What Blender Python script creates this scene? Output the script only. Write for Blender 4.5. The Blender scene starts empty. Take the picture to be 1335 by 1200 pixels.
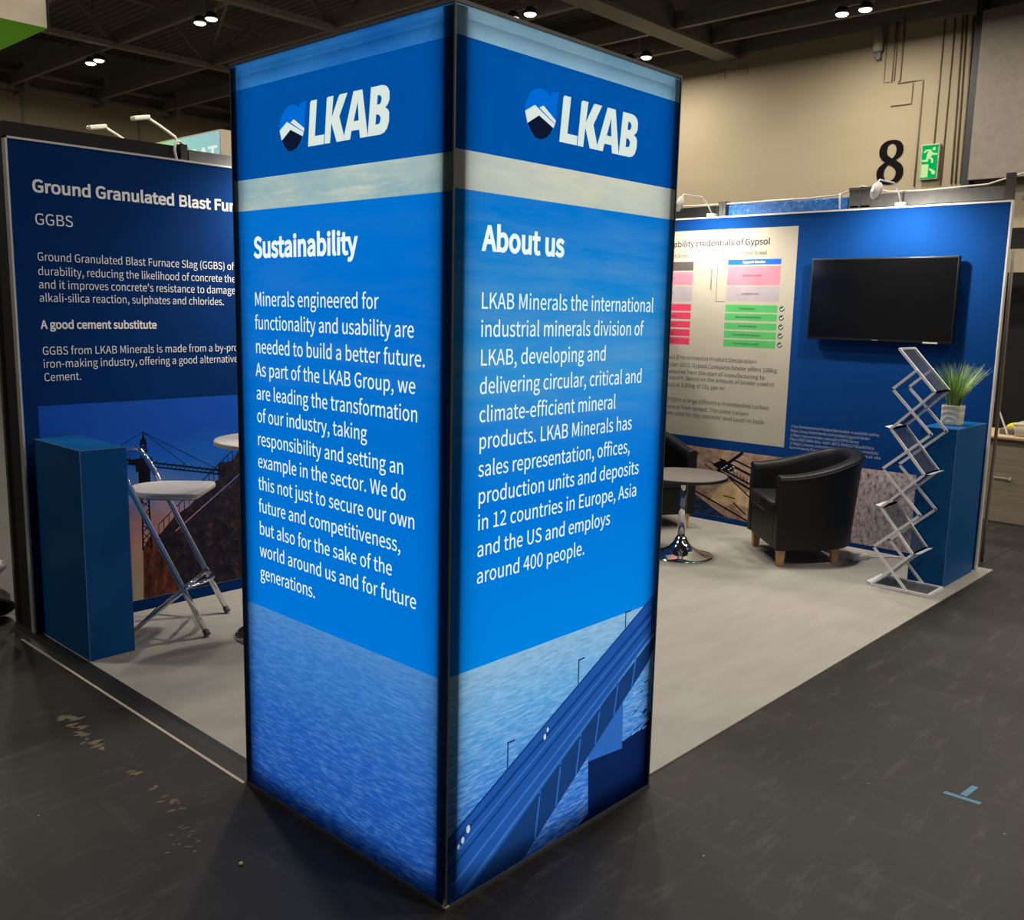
import bpy, bmesh, math, random
from mathutils import Vector, Matrix
from mathutils.geometry import delaunay_2d_cdt

random.seed(7)
PI = math.pi
SC = bpy.context.scene
COL = SC.collection

# ------------------------------------------------------------------ camera
CAM_POS = Vector((-1.7351, -1.8268, 1.7376))
YAW, PITCH, ROLL, FPX = 0.7455, -0.1586, -0.0214, 1234.24
fw = Vector((math.cos(YAW) * math.cos(PITCH), math.sin(YAW) * math.cos(PITCH), math.sin(PITCH)))
rt = fw.cross(Vector((0, 0, 1))).normalized()
dn = fw.cross(rt)
cR, sR = math.cos(ROLL), math.sin(ROLL)
r2 = cR * rt + sR * dn
d2 = -sR * rt + cR * dn
cam_data = bpy.data.cameras.new('camera')
cam_data.sensor_fit = 'HORIZONTAL'
cam_data.sensor_width = 36.0
cam_data.lens = 36.0 * FPX / 1335.0
cam_data.clip_start = 0.05
cam_data.clip_end = 200
cam = bpy.data.objects.new('camera', cam_data)
COL.objects.link(cam)
up = -d2
back = -fw
cam.matrix_world = Matrix(((r2.x, up.x, back.x, CAM_POS.x), (r2.y, up.y, back.y, CAM_POS.y),
                           (r2.z, up.z, back.z, CAM_POS.z), (0, 0, 0, 1)))
SC.camera = cam

# ------------------------------------------------------------------ exposure, world
SC.view_settings.view_transform = 'Standard'
SC.view_settings.look = 'None'
SC.view_settings.gamma = 1.0
SC.view_settings.exposure = 0.0
SC.view_settings.use_curve_mapping = False
world = bpy.data.worlds.new('hall_air')
SC.world = world
world.use_nodes = True
world.node_tree.nodes['Background'].inputs['Color'].default_value = (1.0, 0.93, 0.82, 1)
world.node_tree.nodes['Background'].inputs['Strength'].default_value = 0.10

LAMP_WATT = 122.0          # each high-bay lamp of the hall
LED_STRENGTH = 1.12       # light panels inside the tower
SPOT_WATT = 92.0          # arm spotlights on the stand walls


# ------------------------------------------------------------------ helpers
def lin(c):
    c = c / 255.0
    return c / 12.92 if c <= 0.04045 else ((c + 0.055) / 1.055) ** 2.4


def S(r, g, b):
    return (lin(r), lin(g), lin(b), 1.0)


class NT:
    """tiny node-tree builder"""
    def __init__(self, name):
        self.m = bpy.data.materials.new(name)
        self.m.use_nodes = True
        self.t = self.m.node_tree
        self.t.nodes.clear()
        self.out = self.t.nodes.new('ShaderNodeOutputMaterial')
        self._co = None

    def n(self, kind, **kw):
        nd = self.t.nodes.new(kind)
        for k, v in kw.items():
            setattr(nd, k, v)
        return nd

    def l(self, a, b):
        self.t.links.new(a, b)

    def co(self):
        if self._co is None:
            self._co = self.n('ShaderNodeTexCoord').outputs['Object']
        return self._co

    def noise(self, scale=(1, 1, 1), s=1.0, detail=3.0, rough=0.5, rot=(0, 0, 0)):
        mp = self.n('ShaderNodeMapping')
        mp.inputs['Scale'].default_value = scale
        mp.inputs['Rotation'].default_value = rot
        self.l(self.co(), mp.inputs['Vector'])
        nz = self.n('ShaderNodeTexNoise')
        nz.inputs['Scale'].default_value = s
        nz.inputs['Detail'].default_value = detail
        nz.inputs['Roughness'].default_value = rough
        self.l(mp.outputs['Vector'], nz.inputs['Vector'])
        return nz.outputs['Fac']

    def ramp(self, fac, stops):
        r = self.n('ShaderNodeValToRGB')
        e = r.color_ramp.elements
        while len(e) < len(stops):
            e.new(0.5)
        for i, (p, c) in enumerate(stops):
            e[i].position = p
            e[i].color = c
        self.l(fac, r.inputs['Fac'])
        return r.outputs['Color']

    def mix(self, fac, a, b, mode='MIX'):
        x = self.n('ShaderNodeMix', data_type='RGBA', blend_type=mode)
        for sock, v in ((x.inputs[0], fac), (x.inputs[6], a), (x.inputs[7], b)):
            if hasattr(v, 'is_linked') or hasattr(v, 'links'):
                self.l(v, sock)
            else:
                sock.default_value = v
        return x.outputs[2]

    def maprange(self, v, a, b, c=0.0, d=1.0):
        x = self.n('ShaderNodeMapRange')
        self.l(v, x.inputs['Value'])
        for k, q in (('From Min', a), ('From Max', b), ('To Min', c), ('To Max', d)):
            x.inputs[k].default_value = q
        return x.outputs['Result']

    def axis(self, ax):
        x = self.n('ShaderNodeSeparateXYZ')
        self.l(self.co(), x.inputs[0])
        return x.outputs[ax]

    def principled(self, color, rough=0.6, metal=0.0, bump=None, bumpd=0.002, spec=0.5, **kw):
        p = self.n('ShaderNodeBsdfPrincipled')
        if isinstance(color, tuple):
            p.inputs['Base Color'].default_value = color
        else:
            self.l(color, p.inputs['Base Color'])
        if isinstance(rough, float):
            p.inputs['Roughness'].default_value = rough
        else:
            self.l(rough, p.inputs['Roughness'])
        p.inputs['Metallic'].default_value = metal
        p.inputs['Specular IOR Level'].default_value = spec
        for k, v in kw.items():
            p.inputs[k].default_value = v
        if bump is not None:
            b = self.n('ShaderNodeBump')
            b.inputs['Strength'].default_value = 0.5
            b.inputs['Distance'].default_value = bumpd
            self.l(bump, b.inputs['Height'])
            self.l(b.outputs['Normal'], p.inputs['Normal'])
        self.l(p.outputs[0], self.out.inputs['Surface'])
        return self.m


def plain(name, rgb, rough=0.6, metal=0.0, var=0.08, scale=6.0, spec=0.5, **kw):
    """one colour with a little procedural unevenness"""
    t = NT(name)
    f = t.noise(s=scale, detail=4)
    a = tuple(v * (1 - var) for v in rgb[:3]) + (1,)
    b = tuple(min(1, v * (1 + var)) for v in rgb[:3]) + (1,)
    return t.principled(t.ramp(f, [(0.3, a), (0.7, b)]), rough, metal, spec=spec, **kw)


def emitter(name, rgb, strength):
    t = NT(name)
    e = t.n('ShaderNodeEmission')
    e.inputs['Color'].default_value = rgb
    e.inputs['Strength'].default_value = strength
    t.l(e.outputs[0], t.out.inputs['Surface'])
    return t.m


def lightbox_fabric(t, color):
    """printed textile that lets the light panel behind it through"""
    tr = t.n('ShaderNodeBsdfTranslucent')
    df = t.n('ShaderNodeBsdfDiffuse')
    for sh in (tr, df):
        if isinstance(color, tuple):
            sh.inputs['Color'].default_value = color
        else:
            t.l(color, sh.inputs['Color'])
    mx = t.n('ShaderNodeMixShader')
    mx.inputs[0].default_value = 0.22
    t.l(tr.outputs[0], mx.inputs[1])
    t.l(df.outputs[0], mx.inputs[2])
    t.l(mx.outputs[0], t.out.inputs['Surface'])
    return t.m


class MB:
    """collects shapes into one mesh; build() links it as ONE object"""
    def __init__(self):
        self.v, self.f, self.mi, self.sm = [], [], [], []

    def face(self, pts, m=0, smooth=False):
        b = len(self.v)
        self.v += [tuple(p) for p in pts]
        self.f.append(tuple(range(b, b + len(pts))))
        self.mi.append(m)
        self.sm.append(smooth)

    def grid(self, rows, closed_u=False, closed_v=False, m=0, smooth=True, cap=False):
        b = len(self.v)
        nr, nc = len(rows), len(rows[0])
        for r in rows:
            self.v += [tuple(p) for p in r]
        for i in range(nr if closed_v else nr - 1):
            for j in range(nc if closed_u else nc - 1):
                i2, j2 = (i + 1) % nr, (j + 1) % nc
                self.f.append((b + i * nc + j, b + i * nc + j2, b + i2 * nc + j2, b + i2 * nc + j))
                self.mi.append(m)
                self.sm.append(smooth)
        if cap:
            self.f.append(tuple(b + j for j in reversed(range(nc))))
            self.f.append(tuple(b + (nr - 1) * nc + j for j in range(nc)))
            self.mi += [m, m]
            self.sm += [False, False]

    def box(self, x0, y0, z0, x1, y1, z1, m=0, bev=0.0, T=None):
        bm = bmesh.new()
        bmesh.ops.create_cube(bm, size=1)
        for v in bm.verts:
            v.co = Vector(((x0 + x1) / 2 + v.co.x * (x1 - x0), (y0 + y1) / 2 + v.co.y * (y1 - y0), (z0 + z1) / 2 + v.co.z * (z1 - z0)))
        if bev > 0:
            bmesh.ops.bevel(bm, geom=bm.edges[:] , offset=bev, segments=3, affect='EDGES', profile=0.5)
        self.add_bm(bm, m, T, smooth=bev > 0)

    def add_bm(self, bm, m=0, T=None, smooth=False):
        b = len(self.v)
        bm.verts.index_update()
        for v in bm.verts:
            self.v.append(tuple(T @ v.co if T else v.co))
        for f in bm.faces:
            self.f.append(tuple(b + v.index for v in f.verts))
            self.mi.append(m)
            self.sm.append(smooth)
        bm.free()

    def tube(self, pts, r, n=12, m=0, flat=None, closed=False):
        """round tube along points; flat=(a,b) squashes it to a strip"""
        pts = [Vector(p) for p in pts]
        rows = []
        prev = None
        N = len(pts)
        for i, p in enumerate(pts):
            a = pts[(i - 1) % N] if (closed or i > 0) else p
            c = pts[(i + 1) % N] if (closed or i < N - 1) else p
            t = (c - a).normalized()
            if prev is None:
                ref = Vector((0, 0, 1)) if abs(t.z) < 0.9 else Vector((1, 0, 0))
                u = t.cross(ref).normalized()
            else:
                u = (prev - t * prev.dot(t)).normalized()
            prev = u
            w = t.cross(u)
            ri = r[i] if isinstance(r, (list, tuple)) else r
            fa, fb = flat or (1, 1)
            rows.append([p + u * math.cos(2 * PI * k / n) * ri * fa + w * math.sin(2 * PI * k / n) * ri * fb for k in range(n)])
        self.grid(rows, closed_u=True, closed_v=closed, m=m, cap=not closed)

    def bar(self, a, b, w, h, m=0, side=None):
        """square bar from a to b; side = direction of its width"""
        a, b = Vector(a), Vector(b)
        t = (b - a).normalized()
        s = Vector(side) if side else (Vector((0, 0, 1)) if abs(t.z) < 0.9 else Vector((1, 0, 0))).cross(t)
        s = (s - t * s.dot(t)).normalized()
        q = t.cross(s)
        P = [[e + s * (i * w / 2) + q * (j * h / 2) for i, j in ((-1, -1), (1, -1), (1, 1), (-1, 1))] for e in (a, b)]
        self.grid(P, closed_u=True, m=m, smooth=False, cap=True)

    def lathe(self, prof, n=48, m=0, c=(0, 0, 0), smooth=True):
        rows = [[(c[0] + r * math.cos(2 * PI * k / n), c[1] + r * math.sin(2 * PI * k / n), c[2] + z) for k in range(n)] for r, z in prof]
        self.grid(rows, closed_u=True, m=m, smooth=smooth, cap=True)

    def prism(self, poly, z0, z1, m=0, M=None):
        """outline (x, y) raised from z0 to z1; M maps to space"""
        M = M or (lambda x, y, z: (x, y, z))
        a = [M(x, y, z0) for x, y in poly]
        b = [M(x, y, z1) for x, y in poly]
        self.grid([a, b], closed_u=True, m=m, smooth=False, cap=True)

    def build(self, name, mats, parent=None, off=None, bevel=0.0, fix=True):
        me = bpy.data.meshes.new(name)
        o3 = Vector(off) if off is not None else Vector((0, 0, 0))
        me.from_pydata([tuple(Vector(v) - o3) for v in self.v], [], self.f)
        for m in (mats if isinstance(mats, (list, tuple)) else [mats]):
            me.materials.append(m)
        for p, mi, sm in zip(me.polygons, self.mi, self.sm):
            p.material_index = mi
            p.use_smooth = sm
        if fix:
            bm = bmesh.new()
            bm.from_mesh(me)
            bmesh.ops.recalc_face_normals(bm, faces=bm.faces[:])
            bm.to_mesh(me)
            bm.free()
        me.update()
        o = bpy.data.objects.new(name, me)
        COL.objects.link(o)
        if parent is not None:
            o.parent = parent
        elif off is not None:
            o.location = o3
        if bevel:
            md = o.modifiers.new('soft_edges', 'BEVEL')
            md.width = bevel
            md.segments = 2
            md.limit_method = 'ANGLE'
        return o


def tag(o, label, cat, group=None, kind=None):
    o['label'] = label
    o['category'] = cat
    if group:
        o['group'] = group
    if kind:
        o['kind'] = kind
    return o


def thing(name, label, cat, loc, rz=0.0, group=None):
    o = bpy.data.objects.new(name, None)
    COL.objects.link(o)
    o.empty_display_size = 0.1
    o.location = loc
    o.rotation_euler = (0, 0, rz)
    return tag(o, label, cat, group)


def structure(o, label=None, cat=None):
    o['kind'] = 'structure'
    if label:
        o['label'] = label
    if cat:
        o['category'] = cat
    return o


def copy_tree(root, loc=None, label=None):
    r = root.copy()
    COL.objects.link(r)
    if loc is not None:
        r.location = loc
    if label:
        r['label'] = label
    for ch in root.children:
        c = ch.copy()
        COL.objects.link(c)
        c.parent = r
        for g in ch.children:
            d = g.copy()
            COL.objects.link(d)
            d.parent = c
    return r


def painted(polys, M, mb, order=None):
    """flat printed picture: list of (outline, material index), later ones over earlier ones; no overlaps remain"""
    verts, faces = [], []
    for poly, mi in polys:
        b = len(verts)
        area = sum(poly[i][0] * poly[(i + 1) % len(poly)][1] - poly[(i + 1) % len(poly)][0] * poly[i][1] for i in range(len(poly)))
        q = poly if area > 0 else list(reversed(poly))
        verts += [Vector(p) for p in q]
        faces.append(list(range(b, b + len(q))))
    V, _, F, _, _, fo = delaunay_2d_cdt(verts, [], faces, 1, 1e-6)
    for f, src in zip(F, fo):
        mb.face([M(V[i].x, V[i].y) for i in f], polys[max(src)][1])


def rect(x0, y0, x1, y1):
    return [(x0, y0), (x1, y0), (x1, y1), (x0, y1)]


def line(a, b, w):
    a, b = Vector(a), Vector(b)
    n = (b - a).normalized()
    n = Vector((-n.y, n.x)) * (w / 2)
    return [tuple(a - n), tuple(b - n), tuple(b + n), tuple(a + n)]


def disc(cx, cy, r, n=20, ry=None):
    return [(cx + r * math.cos(2 * PI * k / n), cy + (ry or r) * math.sin(2 * PI * k / n)) for k in range(n)]


# ------------------------------------------------------------------ lettering
# letter outlines in 1/4000 em: advance, then closed bezier contours (left handle, point, right handle)
GLYPHS = {
 'A': (852, ((121,342,6,0,49,0,92,0,136,0,169,105,202,209,235,314,360,314,486,314,611,314,643,209,676,105,709,0,754,0,800,0,846,0,730,342,613,684,497,1027,449,1027,401,1027,353,1027,237,684),(371,416,268,416,284,469,301,521,318,574,354,690,388,801,420,922,422,922,424,922,426,922,459,803,492,690,529,574,546,521,562,469,578,416,475,416),)),
 'B': (920, ((141,342,141,0,250,0,359,0,468,0,697,0,857,99,857,301,857,441,770,522,648,546,648,549,648,551,648,553,745,584,798,674,798,776,798,957,653,1027,445,1027,344,1027,243,1027,141,1027,141,684),(321,591,270,591,270,702,270,813,270,924,323,924,376,924,429,924,590,924,671,880,671,759,671,654,599,591,423,591,372,591),(330,104,270,104,270,232,270,361,270,490,330,490,390,490,450,490,630,490,730,433,730,305,730,167,626,104,450,104,390,104),)),
 'C': (894, ((272,-18,528,-18,661,-18,762,35,843,129,819,156,796,184,772,211,706,139,632,95,534,95,338,95,214,258,214,517,214,773,345,931,538,931,626,931,693,892,748,835,771,863,795,891,818,919,759,985,661,1045,536,1045,276,1045,81,845,81,513,81,179),)),
 'D': (964, ((141,342,141,0,229,0,316,0,403,0,713,0,881,192,881,517,881,845,713,1027,398,1027,312,1027,227,1027,141,1027,141,684),(309,106,270,106,270,378,270,650,270,922,309,922,348,922,387,922,629,922,748,777,748,517,748,258,629,106,387,106,348,106),)),
 'E': (825, ((141,342,141,0,344,0,546,0,748,0,748,37,748,74,748,111,589,111,430,111,270,111,270,235,270,360,270,485,400,485,530,485,660,485,660,521,660,558,660,595,530,595,400,595,270,595,270,703,270,810,270,917,424,917,578,917,732,917,732,954,732,990,732,1027,535,1027,338,1027,141,1027,141,684),)),
 'F': (773, ((141,342,141,0,184,0,227,0,270,0,270,154,270,307,270,461,401,461,532,461,662,461,662,497,662,534,662,570,532,570,401,570,270,570,270,686,270,802,270,917,424,917,578,917,732,917,732,954,732,990,732,1027,535,1027,338,1027,141,1027,141,684),)),
 'G': (965, ((275,-18,545,-18,682,-18,796,32,861,101,861,245,861,388,861,532,749,532,636,532,524,532,524,496,524,460,524,424,597,424,669,424,742,424,742,335,742,245,742,155,702,118,630,95,557,95,338,95,214,258,214,517,214,773,349,931,556,931,658,931,725,888,777,835,801,863,824,891,847,919,789,980,695,1045,552,1045,280,1045,81,845,81,513,81,179),)),
 'H': (1020, ((141,342,141,0,184,0,227,0,270,0,270,162,270,323,270,485,430,485,590,485,749,485,749,323,749,162,749,0,793,0,836,0,880,0,880,342,880,684,880,1027,836,1027,793,1027,749,1027,749,883,749,740,749,597,590,597,430,597,270,597,270,740,270,883,270,1027,227,1027,184,1027,141,1027,141,684),)),
 'I': (410, ((141,342,141,0,184,0,227,0,270,0,270,342,270,684,270,1027,227,1027,184,1027,141,1027,141,684),)),
 'J': (749, ((202,-18,332,-18,532,-18,615,123,615,301,615,543,615,785,615,1027,571,1027,528,1027,485,1027,485,789,485,551,485,314,485,158,430,95,319,95,245,95,188,129,141,211,111,189,80,167,49,144,109,38),)),
 'K': (905, ((141,342,141,0,184,0,227,0,270,0,270,108,270,217,270,325,329,395,388,465,447,535,549,357,652,178,755,0,803,0,851,0,899,0,775,212,652,425,528,637,635,767,743,897,850,1027,801,1027,752,1027,703,1027,560,855,416,683,273,511,272,511,271,511,270,511,270,683,270,855,270,1027,227,1027,184,1027,141,1027,141,684),)),
 'L': (761, ((141,342,141,0,334,0,527,0,720,0,720,37,720,74,720,111,570,111,420,111,270,111,270,416,270,721,270,1027,227,1027,184,1027,141,1027,141,684),)),
 'M': (1137, ((141,342,141,0,180,0,219,0,258,0,258,190,258,379,258,569,258,657,249,782,241,871,243,871,245,871,246,871,274,793,302,715,329,637,394,459,459,282,524,104,553,104,582,104,611,104,675,282,739,459,804,637,831,715,859,793,887,871,888,871,890,871,892,871,885,782,875,657,875,569,875,379,875,190,875,0,915,0,956,0,996,0,996,342,996,684,996,1027,944,1027,892,1027,840,1027,775,844,710,661,644,478,620,408,599,335,573,263,571,263,569,263,567,263,542,335,520,408,493,478,428,661,362,844,297,1027,245,1027,193,1027,141,1027,141,684),)),
 'N': (1013, ((141,342,141,0,182,0,223,0,263,0,263,180,263,359,263,539,263,647,254,756,248,860,250,860,252,860,254,860,290,789,327,719,364,648,489,432,613,216,738,0,782,0,827,0,871,0,871,342,871,684,871,1027,830,1027,789,1027,748,1027,748,849,748,671,748,493,748,387,758,270,766,168,764,168,761,168,759,168,722,239,685,309,648,380,523,595,398,811,273,1027,229,1027,185,1027,141,1027,141,684),)),
 'O': (1039, ((262,-18,520,-18,777,-18,958,188,958,517,958,846,777,1045,520,1045,262,1045,81,846,81,517,81,188),(704,95,520,95,335,95,214,261,214,517,214,773,335,931,520,931,704,931,825,773,825,517,825,261),)),
 'P': (887, ((141,342,141,0,184,0,227,0,270,0,270,136,270,273,270,409,327,409,383,409,440,409,665,409,818,508,818,725,818,950,664,1027,434,1027,337,1027,239,1027,141,1027,141,684),(321,514,270,514,270,650,270,786,270,922,319,922,368,922,417,922,598,922,689,875,689,725,689,578,604,514,423,514,372,514),)),
 'Q': (1039, ((704,90,520,90,335,90,214,255,214,517,214,773,335,931,520,931,704,931,825,773,825,517,825,255),(644,-258,833,-258,895,-258,950,-248,980,-234,972,-201,964,-168,955,-134,929,-143,894,-150,847,-150,737,-150,641,-104,595,-13,812,25,958,221,958,517,958,846,777,1045,520,1045,262,1045,81,846,81,517,81,216,232,17,457,-14,514,-154),)),
 'R': (889, ((328,539,270,539,270,667,270,794,270,922,328,922,385,922,443,922,604,922,692,874,692,739,692,605,604,539,443,539,385,539),(621,145,704,0,753,0,802,0,850,0,763,150,676,300,590,450,728,483,821,578,821,739,821,952,671,1027,462,1027,355,1027,248,1027,141,1027,141,684,141,342,141,0,184,0,227,0,270,0,270,145,270,290,270,436,332,436,394,436,455,436,538,290),)),
 'S': (835, ((280,-18,426,-18,640,-18,775,111,775,273,775,426,682,496,563,548,514,569,466,590,417,611,338,644,246,682,246,783,246,874,322,931,438,931,534,931,609,895,672,836,695,864,717,891,739,919,668,993,560,1045,438,1045,252,1045,115,931,115,773,115,623,228,550,324,510,373,488,422,467,471,445,569,402,643,368,643,262,643,162,563,95,427,95,321,95,217,146,144,223,119,193,93,163,67,133,155,41),)),
 'T': (839, ((354,306,354,0,398,0,441,0,485,0,485,306,485,612,485,917,588,917,692,917,796,917,796,954,796,990,796,1027,545,1027,294,1027,43,1027,43,990,43,954,43,917,147,917,251,917,354,917,354,612),)),
 'U': (1010, ((296,-18,506,-18,714,-18,874,94,874,423,874,624,874,825,874,1027,832,1027,791,1027,749,1027,749,824,749,622,749,420,749,174,641,95,506,95,371,95,266,174,266,420,266,622,266,824,266,1027,223,1027,180,1027,137,1027,137,825,137,624,137,423,137,94),)),
 'V': (805, ((220,342,329,0,379,0,429,0,479,0,588,342,697,684,805,1027,761,1027,718,1027,674,1027,619,841,563,656,508,471,473,350,448,252,409,132,407,132,405,132,403,132,366,252,339,350,304,471,248,656,193,841,137,1027,92,1027,47,1027,1,1027,111,684),)),
 'W': (1230, ((181,342,254,0,305,0,356,0,408,0,458,206,509,413,560,619,577,700,597,775,612,853,614,853,616,853,618,853,634,775,650,700,668,619,720,413,772,206,824,0,876,0,928,0,980,0,1051,342,1121,684,1192,1027,1151,1027,1110,1027,1069,1027,1032,840,995,654,958,468,940,357,920,246,902,134,899,134,896,134,894,134,868,246,846,359,821,468,773,654,725,840,678,1027,638,1027,599,1027,559,1027,512,840,465,654,417,468,392,357,367,246,345,134,343,134,341,134,339,134,318,246,298,357,277,468,241,654,205,840,169,1027,125,1027,81,1027,36,1027,109,684),)),
 'X': (803, ((124,177,24,0,70,0,115,0,161,0,210,92,259,185,308,277,335,329,361,381,391,444,393,444,394,444,396,444,430,381,458,329,485,277,535,185,586,92,637,0,685,0,732,0,780,0,680,175,579,349,479,524,572,691,666,859,759,1027,714,1027,669,1027,623,1027,577,939,532,852,486,765,461,717,441,674,413,613,411,613,409,613,408,613,374,674,353,717,326,765,280,852,233,939,186,1027,139,1027,91,1027,43,1027,137,861,230,696,324,531,224,354),)),
 'Y': (744, ((307,133,307,0,350,0,393,0,436,0,436,133,436,265,436,398,539,607,642,817,745,1027,700,1027,655,1027,611,1027,567,930,523,833,479,737,447,661,412,588,375,511,373,511,372,511,370,511,333,588,303,661,269,737,225,833,180,930,136,1027,90,1027,44,1027,-1,1027,101,817,204,607,307,398,307,265),)),
 'Z': (845, ((70,26,70,0,306,0,542,0,779,0,779,37,779,74,779,111,596,111,413,111,230,111,410,390,591,670,772,950,772,975,772,1001,772,1027,554,1027,337,1027,119,1027,119,990,119,954,119,917,283,917,448,917,612,917,431,638,251,358,70,78,70,52),)),
 'a': (789, ((176,-18,304,-18,398,-18,483,31,556,91,557,91,559,91,560,91,564,61,568,30,571,0,606,0,641,0,676,0,676,156,676,312,676,468,676,657,599,780,413,780,290,780,183,725,115,681,131,651,148,622,164,592,224,633,304,674,392,674,517,674,549,580,549,482,225,445,83,363,83,197,83,60),(413,85,340,85,265,85,206,119,206,206,206,304,293,367,549,396,549,326,549,255,549,185,475,119),)),
 'b': (866, ((394,-18,464,-18,637,-18,794,132,794,392,794,627,688,780,492,780,406,780,322,732,252,674,254,719,256,764,258,810,258,911,258,1013,258,1115,215,1115,172,1115,129,1115,129,743,129,372,129,0,163,0,197,0,231,0,235,26,239,52,242,78,244,78,246,78,248,78,314,18),(569,90,443,90,392,90,324,109,258,168,258,302,258,435,258,569,329,636,396,672,459,672,605,672,661,560,661,391,661,203),)),
 'c': (714, ((227,-18,429,-18,520,-18,606,18,675,77,656,106,638,135,619,164,571,122,510,88,440,88,300,88,204,204,204,380,204,555,305,672,444,672,503,672,552,646,595,606,617,634,638,662,660,690,606,738,538,780,438,780,242,780,73,633,73,380,73,127),)),
 'd': (868, ((197,-18,388,-18,479,-18,560,31,619,90,620,90,622,90,623,90,627,60,631,30,634,0,669,0,704,0,739,0,739,372,739,743,739,1115,697,1115,654,1115,611,1115,611,1017,611,920,611,822,613,779,615,735,618,692,550,746,493,780,403,780,230,780,74,626,74,380,74,126),(486,90,416,90,283,90,206,197,206,381,206,555,304,672,426,672,489,672,548,650,611,592,611,459,611,326,611,193,548,123),)),
 'e': (776, ((234,-18,437,-18,539,-18,620,15,686,59,671,87,656,116,641,144,584,106,525,84,451,84,307,84,207,188,199,350,370,350,541,350,711,350,714,370,717,395,717,423,717,640,608,780,413,780,239,780,73,627,73,380,73,129),(333,441,197,441,213,592,308,678,416,678,535,678,605,595,605,441,469,441),)),
 'f': (455, ((46,689,46,657,81,657,115,657,150,657,150,438,150,219,150,0,192,0,235,0,277,0,277,219,277,438,277,657,331,657,385,657,438,657,438,691,438,726,438,761,385,761,331,761,277,761,277,801,277,841,277,881,277,979,312,1031,385,1031,412,1031,443,1024,471,1010,480,1043,489,1076,499,1109,464,1123,419,1133,371,1133,220,1133,150,1036,150,882,150,842,150,801,150,761,115,758,81,756,46,754,46,721),)),
 'g': (790, ((200,-350,385,-350,620,-350,770,-228,770,-87,770,39,681,94,506,94,456,94,406,94,356,94,254,94,223,129,223,176,223,218,244,244,272,268,305,251,347,241,384,241,541,241,662,343,662,506,662,571,637,627,601,662,653,662,704,662,756,662,756,695,756,728,756,761,668,761,580,761,492,761,465,772,427,780,384,780,231,780,99,675,99,508,99,417,148,343,199,304,199,302,199,300,199,298,158,270,115,220,115,157,115,97,144,56,183,32,183,30,183,28,183,25,112,-18,71,-81,71,-147,71,-277),(472,328,384,328,297,328,223,398,223,508,223,620,296,686,384,686,475,686,546,620,546,508,546,398),(550,-262,403,-262,265,-262,183,-210,183,-129,183,-85,206,-39,261,0,294,-8,331,-11,359,-11,402,-11,446,-11,490,-11,591,-11,644,-36,644,-108,644,-186),)),
 'h': (850, ((129,372,129,0,172,0,215,0,258,0,258,184,258,368,258,552,333,629,387,668,465,668,566,668,609,608,609,465,609,310,609,155,609,0,652,0,694,0,737,0,737,161,737,321,737,482,737,675,664,780,504,780,401,780,322,723,252,653,254,705,256,757,258,810,258,911,258,1013,258,1115,215,1115,172,1115,129,1115,129,743),)),
 'i': (385, ((129,254,129,0,172,0,215,0,258,0,258,254,258,507,258,761,215,761,172,761,129,761,129,507),(143,917,193,917,244,917,279,951,279,1003,279,1052,244,1085,193,1085,143,1085,109,1052,109,1003,109,951),)),
 'j': (385, ((4,-339,49,-339,200,-339,258,-242,258,-87,258,196,258,478,258,761,215,761,173,761,130,761,130,478,130,196,130,-87,130,-179,112,-237,36,-237,10,-237,-17,-230,-36,-223,-45,-255,-53,-287,-62,-319,-35,-331),(143,917,193,917,242,917,279,951,279,1003,279,1052,242,1085,193,1085,143,1085,108,1052,108,1003,108,951),)),
 'k': (773, ((129,372,129,0,171,0,213,0,255,0,255,67,255,134,255,200,303,256,350,311,398,367,472,245,546,122,620,0,667,0,713,0,759,0,663,151,568,303,472,454,556,556,641,658,725,761,678,761,630,761,583,761,475,627,368,493,261,360,259,360,257,360,255,360,255,612,255,863,255,1115,213,1115,171,1115,129,1115,129,743),)),
 'l': (398, ((168,-18,263,-18,298,-18,319,-13,338,-7,331,26,325,58,319,91,305,88,300,88,293,88,273,88,258,104,258,143,258,467,258,791,258,1115,215,1115,172,1115,129,1115,129,794,129,472,129,151,129,43),)),
 'm': (1297, ((129,254,129,0,172,0,215,0,258,0,258,184,258,368,258,552,326,630,391,668,448,668,545,668,590,608,590,465,590,310,590,155,590,0,632,0,675,0,717,0,717,184,717,368,717,552,789,630,850,668,909,668,1006,668,1050,608,1050,465,1050,310,1050,155,1050,0,1093,0,1135,0,1178,0,1178,161,1178,321,1178,482,1178,675,1104,780,948,780,854,780,776,720,696,634,665,724,604,780,486,780,395,780,317,723,249,650,248,650,247,650,246,650,242,687,238,724,234,761,199,761,164,761,129,761,129,507),)),
 'n': (854, ((129,254,129,0,172,0,215,0,258,0,258,184,258,368,258,552,333,629,387,668,465,668,566,668,609,608,609,465,609,310,609,155,609,0,652,0,694,0,737,0,737,161,737,321,737,482,737,675,664,780,504,780,401,780,321,723,249,650,248,650,247,650,246,650,242,687,238,724,234,761,199,761,164,761,129,761,129,507),)),
 'o': (849, ((238,-18,424,-18,611,-18,776,127,776,380,776,633,611,780,424,780,238,780,73,633,73,380,73,127),(556,88,424,88,293,88,204,204,204,380,204,555,293,672,424,672,556,672,646,555,646,380,646,204),)),
 'p': (868, ((129,40,129,-321,172,-321,215,-321,258,-321,258,-235,258,-149,258,-63,256,-19,255,26,254,70,322,13,395,-18,464,-18,637,-18,794,132,794,392,794,627,688,780,492,780,403,780,318,730,249,672,248,672,247,672,246,672,242,702,238,731,234,761,199,761,164,761,129,761,129,400),(569,90,443,90,392,90,325,109,258,168,258,302,258,435,258,569,331,636,396,672,459,672,605,672,661,560,661,391,661,203),)),
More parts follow.
